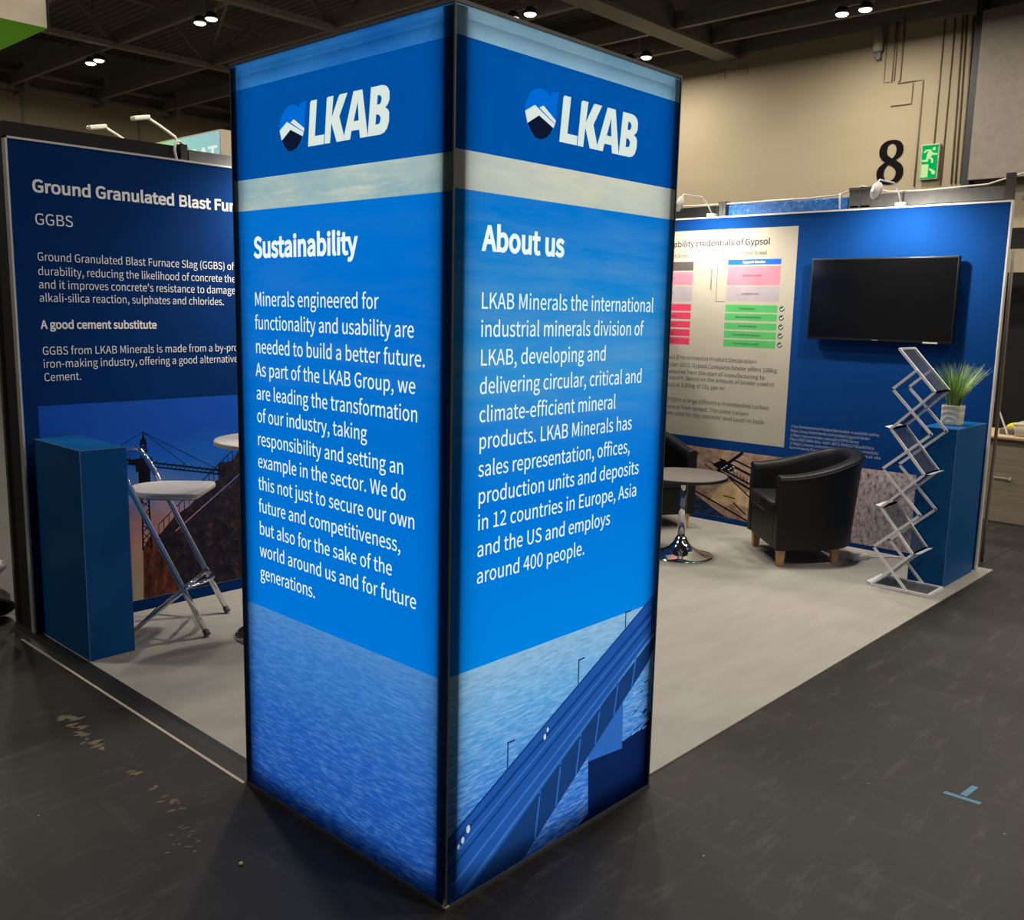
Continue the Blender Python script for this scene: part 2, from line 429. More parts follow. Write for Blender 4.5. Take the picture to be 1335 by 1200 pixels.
 'q': (868, ((611,-231,611,-321,654,-321,697,-321,739,-321,739,40,739,400,739,761,705,761,671,761,637,761,633,737,629,713,625,689,624,689,623,689,622,689,555,748,493,780,403,780,230,780,74,626,74,380,74,126,197,-18,388,-18,476,-18,556,28,618,88,615,42,613,-4,611,-50,611,-141),(486,90,416,90,283,90,206,197,206,381,206,555,304,672,426,672,489,672,548,650,611,592,611,459,611,326,611,193,548,123),)),
 'r': (543, ((129,254,129,0,172,0,215,0,258,0,258,163,258,326,258,489,308,618,385,665,448,665,480,665,497,661,522,653,530,690,538,726,546,763,522,776,499,780,465,780,381,780,303,718,249,622,248,622,247,622,246,622,242,668,238,714,234,761,199,761,164,761,129,761,129,507),)),
 's': (655, ((220,-18,328,-18,507,-18,604,84,604,207,604,352,483,397,373,438,287,471,209,499,209,570,209,630,254,681,350,681,417,681,471,651,522,613,543,640,563,667,584,693,527,741,443,780,349,780,182,780,87,685,87,564,87,434,202,384,308,345,392,314,482,277,482,200,482,134,433,81,332,81,241,81,174,118,106,172,86,144,65,115,45,87,116,27),)),
 't': (528, ((206,-18,367,-18,415,-18,465,-4,508,10,500,42,492,74,483,106,458,95,424,85,396,85,308,85,279,139,279,231,279,373,279,515,279,657,348,657,417,657,486,657,486,691,486,726,486,761,417,761,348,761,279,761,279,832,279,903,279,975,243,975,208,975,172,975,168,903,163,832,158,761,118,758,78,756,38,754,38,721,38,689,38,657,76,657,113,657,151,657,151,516,151,376,151,235,151,83),)),
 'u': (850, ((190,-18,352,-18,455,-18,531,36,602,119,604,119,605,119,606,119,610,79,613,40,616,0,652,0,687,0,723,0,723,254,723,507,723,761,680,761,638,761,595,761,595,581,595,401,595,221,522,132,468,92,389,92,289,92,246,153,246,294,246,450,246,605,246,761,204,761,161,761,118,761,118,600,118,439,118,279,118,84),)),
 'v': (730, ((201,254,293,0,343,0,393,0,443,0,532,254,622,507,711,761,669,761,627,761,585,761,537,616,489,472,441,328,419,254,394,176,371,104,369,104,366,104,364,104,342,176,318,254,294,328,246,472,199,616,151,761,107,761,63,761,18,761,110,507),)),
 'w': (1123, ((179,254,249,0,299,0,348,0,398,0,434,136,470,272,506,408,525,480,541,552,557,629,560,629,562,629,564,629,583,552,597,482,616,410,653,274,689,137,725,0,777,0,829,0,881,0,950,254,1018,507,1087,761,1046,761,1005,761,964,761,927,614,890,467,853,321,836,248,822,179,807,109,804,109,802,109,800,109,782,179,765,248,746,321,707,467,667,614,627,761,586,761,544,761,503,761,463,614,423,467,384,321,366,248,349,179,333,109,331,109,329,109,326,109,311,179,297,248,282,321,244,467,206,614,168,761,125,761,81,761,38,761,108,507),)),
 'x': (697, ((105,132,21,0,66,0,111,0,155,0,190,59,224,119,258,178,284,224,308,270,335,314,337,314,339,314,342,314,371,270,399,224,424,178,462,119,499,59,536,0,583,0,630,0,676,0,593,128,509,256,426,384,503,509,580,635,657,761,613,761,568,761,524,761,493,705,461,649,430,594,406,550,385,510,363,466,360,466,358,466,356,466,331,510,304,550,282,594,247,649,213,705,179,761,133,761,87,761,41,761,118,639,195,518,272,396,188,264),)),
 'y': (730, ((106,-328,141,-328,293,-328,373,-213,426,-64,521,211,616,486,711,761,670,761,628,761,587,761,541,620,495,479,450,339,430,270,408,193,388,123,386,123,383,123,381,123,354,195,329,272,305,339,254,479,203,620,151,761,107,761,63,761,18,761,120,507,222,253,324,-1,318,-21,312,-40,307,-59,275,-153,221,-223,136,-223,115,-223,92,-216,77,-210,69,-244,60,-278,52,-312,76,-322),)),
 'z': (665, ((49,23,49,0,241,0,433,0,625,0,625,35,625,69,625,104,486,104,348,104,210,104,344,300,478,496,612,692,612,715,612,738,612,761,439,761,266,761,92,761,92,726,92,691,92,657,211,657,331,657,450,657,316,461,183,265,49,69,49,46),)),
 '0': (777, ((193,-18,389,-18,584,-18,709,158,709,517,709,873,584,1045,389,1045,193,1045,70,873,70,517,70,158),(506,85,389,85,273,85,193,216,193,517,193,817,273,944,389,944,506,944,585,817,585,517,585,216),)),
 '1': (777, ((123,35,123,0,311,0,499,0,686,0,686,35,686,71,686,106,618,106,549,106,480,106,480,413,480,720,480,1027,448,1027,415,1027,382,1027,326,994,261,971,169,954,169,927,169,900,169,873,231,873,292,873,353,873,353,617,353,362,353,106,276,106,200,106,123,106,123,71),)),
 '2': (777, ((62,25,62,0,277,0,492,0,707,0,707,37,707,74,707,111,613,111,518,111,423,111,371,111,308,105,255,101,496,329,658,538,658,744,658,926,542,1045,359,1045,228,1045,139,986,56,895,81,871,106,846,130,822,188,891,259,941,343,941,471,941,532,856,532,738,532,562,384,357,62,76,62,50),)),
 '3': (777, ((209,-18,368,-18,552,-18,699,91,699,275,699,416,602,506,482,535,482,537,482,540,482,542,591,580,664,664,664,789,664,951,538,1045,364,1045,246,1045,155,993,78,923,101,896,124,869,147,842,206,901,277,941,360,941,468,941,534,877,534,779,534,668,462,583,249,583,249,550,249,517,249,485,487,485,569,403,569,279,569,161,483,88,360,88,244,88,167,144,106,206,85,178,63,151,41,123,108,49),)),
 '4': (777, ((476,94,476,0,516,0,556,0,597,0,597,94,597,189,597,283,642,283,688,283,734,283,734,317,734,351,734,385,688,385,642,385,597,385,597,599,597,813,597,1027,549,1027,502,1027,455,1027,313,807,170,587,28,367,28,339,28,311,28,283,177,283,327,283,476,283,476,189),(476,490,476,385,371,385,266,385,161,385,239,502,317,619,395,735,424,786,452,838,478,887,479,887,481,887,483,887,480,835,476,751,476,700,476,595),)),
 '5': (777, ((206,-18,367,-18,539,-18,703,109,703,333,703,560,563,661,394,661,332,661,286,646,239,620,248,719,257,818,266,917,395,917,524,917,653,917,653,954,653,990,653,1027,486,1027,320,1027,154,1027,143,867,132,707,120,548,143,533,166,519,189,504,248,543,291,564,360,564,489,564,573,478,573,331,573,181,476,88,354,88,235,88,160,143,102,202,81,174,59,146,38,118,108,49),)),
 '6': (777, ((225,-18,422,-18,581,-18,717,116,717,315,717,531,605,637,431,637,352,637,262,591,199,514,204,832,321,940,464,940,525,940,587,909,626,861,650,887,675,914,699,940,641,1001,564,1045,458,1045,259,1045,78,892,78,490,78,151),(216,199,202,412,269,507,347,542,410,542,535,542,595,454,595,315,595,175,520,83,422,83,293,83),)),
 '7': (777, ((296,389,277,0,322,0,366,0,410,0,427,402,471,641,711,950,711,975,711,1001,711,1027,497,1027,283,1027,69,1027,69,990,69,954,69,917,235,917,401,917,567,917,366,637),)),
 '8': (777, ((202,-18,392,-18,584,-18,713,98,713,246,713,388,630,465,541,517,541,519,541,521,541,524,601,571,676,664,676,772,676,930,570,1042,395,1042,235,1042,113,937,113,782,113,674,178,597,252,545,252,543,252,541,252,539,158,489,64,392,64,255,64,97),(531,619,462,557,340,605,230,660,230,782,230,881,298,947,394,947,503,947,567,867,567,765,567,689),(513,77,394,77,270,77,178,157,178,266,178,364,237,445,319,499,465,440,591,389,591,251,591,148),)),
 '9': (777, ((217,-18,329,-18,521,-18,702,141,702,557,702,884,553,1045,356,1045,196,1045,62,912,62,711,62,500,174,389,345,389,430,389,518,438,581,514,571,196,457,88,325,88,258,88,196,118,151,167,128,140,105,113,81,87,139,27),(566,833,580,622,511,524,434,485,366,485,244,485,182,574,182,711,182,853,258,945,357,945,487,945),)),
 '.': (389, ((143,-18,195,-18,245,-18,287,21,287,78,287,137,245,176,195,176,143,176,102,137,102,78,102,21),)),
 ',': (389, ((95,-241,105,-266,231,-213,310,-108,310,27,310,120,269,176,202,176,150,176,105,143,105,87,105,31,148,-3,199,-3,204,-2,209,-2,214,-1,213,-85,161,-153,74,-190,85,-216),)),
 '-': (486, ((64,376,64,343,184,343,303,343,423,343,423,376,423,408,423,441,303,441,184,441,64,441,64,408),)),
 '(': (473, ((206,-66,335,-275,361,-263,387,-251,413,-239,293,-41,235,197,235,436,235,672,293,909,413,1109,387,1121,361,1134,335,1146,206,936,129,710,129,436,129,160),)),
 ')': (473, ((112,-263,139,-275,268,-66,345,160,345,436,345,710,268,936,139,1146,112,1134,85,1121,59,1109,179,909,239,672,239,436,239,197,179,-41,59,-239,85,-251),)),
 "'": (389, ((146,763,154,676,181,676,207,676,234,676,242,763,250,850,258,937,259,985,260,1032,261,1080,216,1080,171,1080,126,1080,127,1032,128,985,129,937,137,850),)),
 '/': (549, ((155,204,15,-251,47,-251,78,-251,109,-251,249,204,388,658,528,1112,497,1112,466,1112,436,1112,296,658),)),
 ':': (389, ((143,546,195,546,245,546,287,585,287,644,287,702,245,742,195,742,143,742,102,702,102,644,102,585),(143,-18,195,-18,245,-18,287,21,287,78,287,137,245,176,195,176,143,176,102,137,102,78,102,21),)),
 '₂': (1401, ((140,299,140,-168,514,-168,887,-168,1261,-168,1261,299,1261,766,1261,1232,887,1232,514,1232,140,1232,140,766),(849,781,700,590,552,781,403,972,255,1162,552,1162,849,1162,1146,1162,997,972),(894,341,745,532,894,723,1042,914,1190,1105,1190,723,1190,341,1190,-41,1042,150),(552,-98,255,-98,403,93,552,284,700,475,849,284,997,93,1146,-98,849,-98),(210,723,210,1105,359,914,507,723,655,532,507,341,359,150,210,-41,210,341),)),
 '²': (576, ((83,637,83,618,222,618,362,618,501,618,501,646,501,675,501,703,415,703,329,703,242,703,373,836,469,933,469,1049,469,1179,388,1248,266,1248,183,1248,109,1199,63,1129,83,1111,102,1092,122,1074,155,1125,202,1164,254,1164,326,1164,371,1113,371,1035,371,943,272,846,83,675,83,656),)),
 '¹': (576, ((269,779,269,618,303,618,336,618,370,618,370,821,370,1025,370,1228,342,1228,315,1228,287,1228,245,1197,206,1178,137,1165,137,1144,137,1122,137,1101,181,1101,225,1101,269,1101,269,940),)),
 '³': (576, ((183,599,282,599,401,599,499,669,499,783,499,863,437,915,367,934,430,962,475,1011,475,1084,475,1185,387,1248,279,1248,195,1248,132,1207,81,1147,101,1129,121,1112,141,1094,175,1137,220,1168,265,1168,332,1168,375,1129,375,1070,375,1008,314,961,209,961,209,939,209,918,209,896,331,896,399,860,399,787,399,718,345,679,277,679,213,679,160,713,122,769,100,752,78,735,56,718,102,650),)),
 '⁴': (576, ((343,672,343,618,373,618,404,618,434,618,434,672,434,727,434,782,464,782,494,782,524,782,524,805,524,828,524,852,494,852,464,852,434,852,434,977,434,1103,434,1228,397,1228,360,1228,324,1228,238,1096,153,964,67,832,67,815,67,798,67,782,159,782,251,782,343,782,343,727),(343,889,343,852,285,852,227,852,169,852,202,903,234,954,266,1006,292,1048,318,1091,345,1133,347,1133,349,1133,352,1133,349,1077,346,1020,343,964,343,926),)),
 '⁵': (1401, ((140,299,140,-168,514,-168,887,-168,1261,-168,1261,299,1261,766,1261,1232,887,1232,514,1232,140,1232,140,766),(849,781,700,590,552,781,403,972,255,1162,552,1162,849,1162,1146,1162,997,972),(894,341,745,532,894,723,1042,914,1190,1105,1190,723,1190,341,1190,-41,1042,150),(552,-98,255,-98,403,93,552,284,700,475,849,284,997,93,1146,-98,849,-98),(210,723,210,1105,359,914,507,723,655,532,507,341,359,150,210,-41,210,341),)),
 'BOLD8': (1502, ((950,-27,733,-27,585,-27,462,-4,365,43,269,90,197,152,150,230,104,308,81,394,81,489,81,605,117,700,189,772,262,845,357,911,475,970,368,1032,286,1103,228,1182,171,1261,142,1352,142,1456,142,1540,162,1619,201,1694,241,1768,306,1829,398,1875,489,1922,612,1945,766,1945,955,1945,1098,1901,1194,1812,1290,1723,1338,1611,1338,1475,1338,1367,1305,1282,1240,1220,1174,1157,1086,1097,975,1040,1136,963,1251,882,1319,798,1387,714,1421,617,1421,508,1421,339,1361,208,1240,114,1119,20),(718,1174,811,1131,878,1169,925,1214,955,1268,985,1322,999,1392,999,1480,999,1532,990,1581,971,1628,952,1675,925,1713,888,1743,851,1774,805,1789,749,1789,676,1789,620,1760,580,1703,541,1646,521,1574,521,1488,521,1395,546,1323,596,1272,647,1221),(655,126,747,126,838,126,911,158,966,220,1020,283,1048,364,1048,462,1048,550,1017,623,955,681,893,739,793,800,655,862,595,823,544,773,504,712,463,651,443,573,443,478,443,374,471,290,527,224,582,159),)),
}

CAP = 1027.0


def small_digit(d, lift):
    adv, spl = GLYPHS[d]
    return (int(adv * 0.6), tuple(tuple(int(v * 0.6) + (lift if i % 2 else 0) for i, v in enumerate(sp)) for sp in spl))


for _c, _d, _l in (('₂', '2', -170), ('²', '2', 420), ('¹', '1', 420), ('³', '3', 420), ('⁴', '4', 420), ('⁵', '5', 420)):
    GLYPHS[_c] = small_digit(_d, _l)


def advance(s):
    return sum(GLYPHS[c][0] if c != ' ' else 330 for c in s) / CAP


_GLYPH_CACHE = {}


def glyph_mesh(c, bold, square):
    """one letter as triangles: flatten the outline, thicken it, fill by winding number"""
    key = (c, bold, square)
    if key in _GLYPH_CACHE:
        return _GLYPH_CACHE[key]
    loops = []
    for sp in GLYPHS[c][1]:
        n = len(sp) // 6
        P = [[Vector((sp[6 * i + 2 * j], sp[6 * i + 2 * j + 1])) for j in range(3)] for i in range(n)]
        pts = []
        for i in range(n):
            p0, h0 = P[i][1], P[i][1] + (P[i][2] - P[i][1]) * square
            h1, p1 = P[(i + 1) % n][1] + (P[(i + 1) % n][0] - P[(i + 1) % n][1]) * square, P[(i + 1) % n][1]
            d = (p1 - p0)
            straight = d.length < 1e-6 or (abs(d.cross(h0 - p0)) + abs(d.cross(h1 - p0))) / max(d.length, 1e-6) < 4
            seg = 1 if straight else 4
            for j in range(seg):
                f = j / seg
                pts.append(p0 * (1 - f) ** 3 + h0 * 3 * f * (1 - f) ** 2 + h1 * 3 * f * f * (1 - f) + p1 * f ** 3)
        q = [p for i, p in enumerate(pts) if (p - pts[i - 1]).length > 1.0]
        loops.append(q)
    # outer contours run one way round; find which way from the largest
    def area(q):
        return sum(q[i - 1].cross(q[i]) for i in range(len(q))) / 2
    big = max(loops, key=lambda q: abs(area(q)))
    sgn = 1 if area(big) > 0 else -1
    if bold:
        off = bold * CAP
        out = []
        for q in loops:
            r = []
            n = len(q)
            for i in range(n):
                a = (q[i] - q[i - 1]).normalized()
                b = (q[(i + 1) % n] - q[i]).normalized()
                na, nb = Vector((a.y, -a.x)) * sgn, Vector((b.y, -b.x)) * sgn
                m_ = na + nb
                L_ = m_.length
                m_ = m_ / L_ if L_ > 1e-4 else na
                r.append(q[i] + m_ * off / max(0.5, m_.dot(na)))
            out.append(r)
        loops = out
    verts, edges = [], []
    for q in loops:
        b = len(verts)
        verts += q
        edges += [(b + i, b + (i + 1) % len(q)) for i in range(len(q))]
    V, _, F, _, _, _ = delaunay_2d_cdt(verts, edges, [], 0, 1e-3)
    tris = []
    for f in F:
        m_ = sum((V[i] for i in f), Vector((0, 0))) / len(f)
        w = 0
        for q in loops:
            for i in range(len(q)):
                a, b = q[i - 1], q[i]
                if (a.y <= m_.y) != (b.y <= m_.y):
                    x = a.x + (m_.y - a.y) / (b.y - a.y) * (b.x - a.x)
                    if x > m_.x:
                        w += 1 if b.y > a.y else -1
        if w * sgn > 0:
            tris.append(tuple(f))
    used = sorted({i for t in tris for i in t})
    mp = {v: k for k, v in enumerate(used)}
    res = ([(V[i].x, V[i].y) for i in used], [tuple(mp[i] for i in t) for t in tris])
    _GLYPH_CACHE[key] = res
    return res


def lettering(name, lines, cap, M, mat, parent, bold=0.0, square=1.0, xs=None, off=None):
    """lines: (text, x of its left edge, baseline, x of its right edge or None); cap = height of a capital.
    Lines without a right edge share the block's mean condensing factor. Returns ONE mesh object."""
    own = xs
    if xs is None:
        own = True
        w = n = 0.0
        for s, x0, y0, x1 in lines:
            if x1 is not None:
                w += x1 - x0
                n += advance(s) * cap
        xs = w / n
    mb = MB()
    k = cap / CAP
    block = xs
    for s, x0, y0, x1 in lines:
        cx = 0.0
        xs = block if x1 is None or own is not True else (x1 - x0) / (advance(s) * cap)
        for c in s:
            if c == ' ':
                cx += 330
                continue
            vs, fs = glyph_mesh(c, bold, square)
            b = len(mb.v)
            mb.v += [tuple(M(x0 + (cx + x) * k * xs, y0 + y * k)) for x, y in vs]
            mb.f += [tuple(b + i for i in f) for f in fs]
            mb.mi += [0] * len(fs)
            mb.sm += [False] * len(fs)
            cx += GLYPHS[c][0]
    return mb.build(name, mat, parent, off, fix=False)

# ------------------------------------------------------------------ materials
def mat_floor():
    t = NT('worn_dark_concrete')
    big = t.noise(s=0.8, detail=5, rough=0.6)
    fine = t.noise(s=14, detail=6, rough=0.7)
    base = t.ramp(big, [(0.3, (0.013, 0.0115, 0.0098, 1)), (0.7, (0.024, 0.0215, 0.0182, 1))])
    base = t.mix(t.maprange(fine, 0.35, 0.75, 0, 0.5), base, (0.027, 0.0245, 0.021, 1))
    sc = t.noise(scale=(1.0, 4.0, 1), s=3.1, detail=8, rough=0.72, rot=(0, 0, 0.5))
    base = t.mix(t.maprange(sc, 0.54, 0.68, 0, 0.6), base, (0.066, 0.061, 0.053, 1))
    sc2 = t.noise(scale=(5.0, 0.9, 1), s=2.3, detail=8, rough=0.75, rot=(0, 0, -0.2))
    base = t.mix(t.maprange(sc2, 0.55, 0.70, 0, 0.5), base, (0.058, 0.054, 0.047, 1))
    sp = t.n('ShaderNodeTexVoronoi')
    sp.inputs['Scale'].default_value = 5.5
    t.l(t.co(), sp.inputs['Vector'])
    msk = t.maprange(sp.outputs['Distance'], 0.025, 0.012, 0, 0.8)
    keep = t.maprange(t.noise(s=1.7, detail=2), 0.52, 0.60, 0, 1)
    mm = t.n('ShaderNodeMath', operation='MULTIPLY')
    t.l(msk, mm.inputs[0])
    t.l(keep, mm.inputs[1])
    base = t.mix(mm.outputs[0], base, (0.45, 0.43, 0.38, 1))
    return t.principled(base, 0.55, bump=fine, bumpd=0.001, spec=0.25)


def mat_carpet():
    t = NT('pale_grey_carpet')
    f = t.noise(s=260, detail=2)
    w = t.noise(scale=(1.0, 3.5, 1), s=2.6, detail=4, rot=(0, 0, 0.35))
    c = t.ramp(w, [(0.3, S(164, 159, 150)), (0.72, S(174, 169, 160))])
    c = t.mix(t.maprange(f, 0.3, 0.7, 0, 0.35), c, S(160, 153, 140))
    return t.principled(c, 0.95, bump=f, bumpd=0.003, spec=0.1)


def mat_ceiling():
    t = NT('dark_roof_deck')
    w = t.n('ShaderNodeTexWave')
    w.inputs['Scale'].default_value = 1.6
    t.l(t.co(), w.inputs['Vector'])
    return t.principled(t.ramp(w.outputs['Fac'], [(0.2, (0.08, 0.078, 0.074, 1)), (0.8, (0.16, 0.155, 0.147, 1))]), 0.8,
                        bump=w.outputs['Fac'], bumpd=0.05)


def mat_hallwall():
    t = NT('beige_hall_paint')
    f = t.noise(scale=(1, 0.4, 1), s=0.7, detail=5)
    return t.principled(t.ramp(f, [(0.3, S(154, 141, 116)), (0.7, S(164, 151, 126))]), 0.75, spec=0.3)


def mat_sky_strip(name, stops, s=(3, 3, 11), streak=0.0, streakcol=(1, 1, 1, 1), ax=0):
    t = NT(name)
    f = t.noise(scale=s, s=1.0, detail=5, rough=0.6)
    c = t.ramp(f, stops)
    if streak:
        g = t.noise(scale=(s[0] * 0.7, s[1] * 0.7, s[2] * 2.2), s=1.0, detail=6, rough=0.7, rot=(0.25, 0.25, 0))
        c = t.mix(t.maprange(g, 0.52, 0.72, 0, streak), c, streakcol)
    return lightbox_fabric(t, c)


def mat_print_blue(name, zc, cloud):
    """blue part of the tower print with faint printed clouds"""
    t = NT(name)
    z = t.axis(2)
    base = t.ramp(t.maprange(z, 0.7, 2.05), zc)
    f = t.noise(scale=(2.2, 2.2, 16), s=1.0, detail=6, rough=0.6)
    h = t.ramp(t.maprange(z, 0.7, 2.05), [(0.45, (0, 0, 0, 1)), (0.62, (1, 1, 1, 1)), (0.85, (0.7, 0.7, 0.7, 1)), (1.0, (0.25, 0.25, 0.25, 1))])
    k = t.n('ShaderNodeMath', operation='MULTIPLY')
    t.l(t.maprange(f, 0.42, 0.68, 0, cloud), k.inputs[0])
    t.l(h, k.inputs[1])
    return lightbox_fabric(t, t.mix(k.outputs[0], base, S(104, 160, 205)))


def mat_sea(name, stops, light, amount, rot=0.0):
    t = NT(name)
    z = t.axis(2)
    base = t.ramp(t.maprange(z, 0.0, 0.72), stops)
    f = t.noise(scale=(20, 20, 135), s=1.0, detail=4, rough=0.6, rot=(rot, rot, 0))
    base = t.mix(t.maprange(f, 0.46, 0.70, 0, amount), base, light)
    base = t.mix(t.maprange(f, 0.48, 0.30, 0, amount * 0.5), base, tuple(v * 0.45 for v in stops[0][1][:3]) + (1,))
    return lightbox_fabric(t, base)


def fabric_plain(name, rgb):
    t = NT(name)
    f = t.noise(s=9, detail=3)
    a = tuple(v * 0.92 for v in rgb[:3]) + (1,)
    return lightbox_fabric(t, t.ramp(f, [(0.3, a), (0.7, rgb)]))


M_FLOOR = mat_floor()
M_CARPET = mat_carpet()
M_CEIL = mat_ceiling()
M_HALL = mat_hallwall()
M_BEAM = plain('dark_painted_steel', (0.19, 0.18, 0.165, 1), 0.6)
M_BLACK = plain('black_satin', (0.012, 0.012, 0.013, 1), 0.45)
M_BLACKCLOTH = plain('black_drape', (0.010, 0.010, 0.011, 1), 0.95)
M_PANELGREY = plain('pale_grey_board', S(172, 163, 150), 0.7)
M_ALU = plain('brushed_aluminium', (0.62, 0.61, 0.59, 1), 0.35, 0.9, var=0.05, scale=20)
M_ALUDULL = plain('dull_aluminium', (0.11, 0.107, 0.104, 1), 0.6, 0.5, var=0.1, scale=20)
M_SILVEREDGE = plain('silver_edge_profile', (0.55, 0.53, 0.50, 1), 0.4, 0.3)
M_CHROME = plain('chrome', (0.80, 0.80, 0.80, 1), 0.07, 1.0, var=0.02)
M_WHITE = plain('white_laminate', S(214, 206, 194), 0.35)
M_WHITEPLASTIC = plain('white_plastic', S(225, 220, 210), 0.4)
M_BLUEWALL = plain('navy_wall_textile', (0.003, 0.044, 0.19, 1), 0.8, var=0.06, scale=3, spec=0.06)
M_NAVYWALL = plain('deep_navy_wall_textile', (0.001, 0.026, 0.125, 1), 0.8, var=0.06, scale=3, spec=0.05)
M_PLINTH = plain('blue_plinth_laminate', (0.001, 0.088, 0.275, 1), 0.45, var=0.05, scale=3, spec=0.18)
M_PLINTHEDGE = plain('pale_blue_edge', S(95, 125, 160), 0.5)
M_LETTERWHITE = plain('white_print', S(235, 235, 235), 0.9, var=0.02, spec=0.04)
M_LETTERGREY = plain('pale_print', S(176, 184, 200), 0.9, var=0.02, spec=0.04)
M_LETTERDARK = plain('dark_grey_print', S(52, 52, 70), 0.9, var=0.05, spec=0.04)
M_LETTERBODY = plain('grey_print', S(88, 84, 88), 0.9, var=0.05, spec=0.04)

# ------------------------------------------------------------------ hall shell
HX, HY, HZ = 16.38, 24.6, 8.3       # far walls and roof deck
mb = MB()
mb.face([(-14, -14, 0), (HX, -14, 0), (HX, HY, 0), (-14, HY, 0)])
structure(mb.build('floor', M_FLOOR), 'dark worn concrete hall floor with scuffs', 'floor')

mb = MB()
mb.box(-9, -9, HZ, HX, HY, HZ + 0.1)
structure(mb.build('ceiling', M_CEIL), 'dark corrugated roof deck high over the hall', 'ceiling')

mb = MB()
mb.box(HX, -9, 0, HX + 0.2, HY + 0.2, 7.0, 0)
mb.box(HX, -9, 7.0, HX + 0.2, HY + 0.2, HZ, 1)
structure(mb.build('wall_right', [M_HALL, M_BEAM]), 'beige hall wall carrying the large black number', 'wall')

mb = MB()
mb.box(-14, HY, 0, HX, HY + 0.2, 7.0, 0)
mb.box(-14, HY, 7.0, HX, HY + 0.2, HZ, 1)
for x in (-6, -0.6, 4.8, 8.2, 11.28, 14.8):
    mb.box(x - 0.03, HY - 0.02, 0, x + 0.03, HY, 7.0, 1)
structure(mb.build('wall_back', [M_HALL, M_BEAM]), 'far beige hall wall behind the left stands', 'wall')

mb = MB()
mb.box(15.98, -9, 4.1, 16.12, 3.96, 6.86, 0)
structure(mb.build('wall_right_upper', plain('grey_board', S(134, 126, 116), 0.8, spec=0.1)), 'pale grey upper wall panel right of the black pillar', 'wall')

mb = MB()
mb.box(16.10, 3.975, 0, 16.36, 4.11, 7.4, 0)
structure(mb.build('pillar', M_BLACK), 'slim black pillar between beige wall and pale panel', 'pillar')

# roof steel: long trusses across the hall and lighter beams between them
def truss(y, x0, x1, zb, zt):
    m = MB()
    m.box(x0, y - 0.09, zb, x1, y + 0.09, zb + 0.10)
    m.box(x0, y - 0.09, zt - 0.10, x1, y + 0.09, zt)
    n = int((x1 - x0) / 1.05)
    for i in range(n):
        xa, xb = x0 + i * 1.05, x0 + (i + 1) * 1.05
        if i % 2:
            m.bar((xa, y, zb + 0.05), (xb, y, zt - 0.05), 0.06, 0.06)
        else:
            m.bar((xa, y, zt - 0.05), (xb, y, zb + 0.05), 0.06, 0.06)
    return structure(m.build('roof_truss', M_BEAM), None, None)


for i, (y, lb) in enumerate(((18.36, 'dark roof truss farther back over the left stands'), (13.8, 'dark roof truss midway over the left stands'),
                             (8.96, 'heavy dark roof truss ending at the beige wall'))):
    o = truss(y, -8, 16.3, 6.9, 8.0)
    o['label'], o['category'] = lb, 'roof truss'
mb = MB()
mb.box(-8, 8.72, 6.88, 16.3, 9.2, 6.94)
mb.box(-8, 8.78, 6.94, 16.3, 8.82, 7.9)
structure(mb.build('roof_girder', M_BEAM), 'broad steel flange under the heavy roof truss', 'girder')
for i, (x, y0, y1) in enumerate(((5.7, -6, 24.5), (7.8, -6, 24.5), (9.96, -6, 24.5), (11.8, -6, 24.5), (13.98, -6, 24.5), (15.26, -6, 24.5), (3.6, -6, 24.5), (1.5, -6, 24.5))):
    m = MB()
    m.box(x - 0.05, y0, 6.95, x + 0.05, y1, 7.07)
    m.box(x - 0.03, y0, 7.07, x + 0.03, y1, 7.25)
    structure(m.build('roof_beam', M_BEAM), None, None)
for x0, y0, x1, y1 in ((7.8, 13.8, 9.96, 18.36), (9.96, 8.96, 11.8, 13.8), (11.8, 13.8, 9.96, 8.96)):
    m = MB()
    m.bar((x0, y0, 7.3), (x1, y1, 7.3), 0.06, 0.06)
    structure(m.build('roof_brace', M_BEAM), None, None)
mb = MB()
mb.tube([(-9, HY - 0.4, 6.95), (14.5, HY - 0.4, 6.95)], 0.10)
mb.tube([(-9, HY - 0.7, 7.25), (14.5, HY - 0.7, 7.25)], 0.06)
for x in range(-8, 15, 2):
    mb.box(x, HY - 0.75, 6.8, x + 0.12, HY - 0.05, 7.5)
structure(mb.build('trim_1', M_BEAM), 'dark service pipes running along the top of the far wall', 'pipes')

# ------------------------------------------------------------------ hall lamps
M_LENS = emitter('lamp_lens', (1.0, 0.93, 0.78, 1), 9.0)
LAMPS = [(7.74, 19.3, 'pair of bright hall lamps hanging farthest back on the left'),
         (7.72, 14.67, 'pair of bright hall lamps left of the tower top'),
         (11.1, 10.02, 'pair of bright hall lamps just above the tower, over its right face'),
         (14.65, 10.08, 'bright hall lamp seen just over the tower edge near the beige wall'),
         (14.39, 5.51, 'pair of bright hall lamps above the large black number')]
ADDED_LAMPS = [(4.3, 14.6), (4.3, 9.9), (7.7, 9.9), (7.7, 5.4), (4.3, 5.4), (1.2, 5.4), (1.2, 9.9), (11.1, 5.4), (4.3, 1.0), (7.7, 1.0), (11.1, 1.0), (1.2, -3.6), (4.3, -3.6), (7.7, -3.6), (-2.2, 5.4), (14.4, 1.0), (11.1, -3.6), (4.3, 19.3), (11.1, 14.6), (12.4, 19.3), (1.2, 14.6)]  # added lamps out of sight, placed to light stand, floor and walls


def lamp_light(x, y, w, spread=180):
    L = bpy.data.lights.new('hall_lamp_light', 'AREA')
    L.shape = 'DISK'
    L.size = 0.5
    L.energy = w
    L.color = (1.0, 0.92, 0.80)
    L.spread = math.radians(spread)
    o = bpy.data.objects.new('hall_lamp_light', L)
    COL.objects.link(o)
    o.location = (x, y, 6.70)
    return o


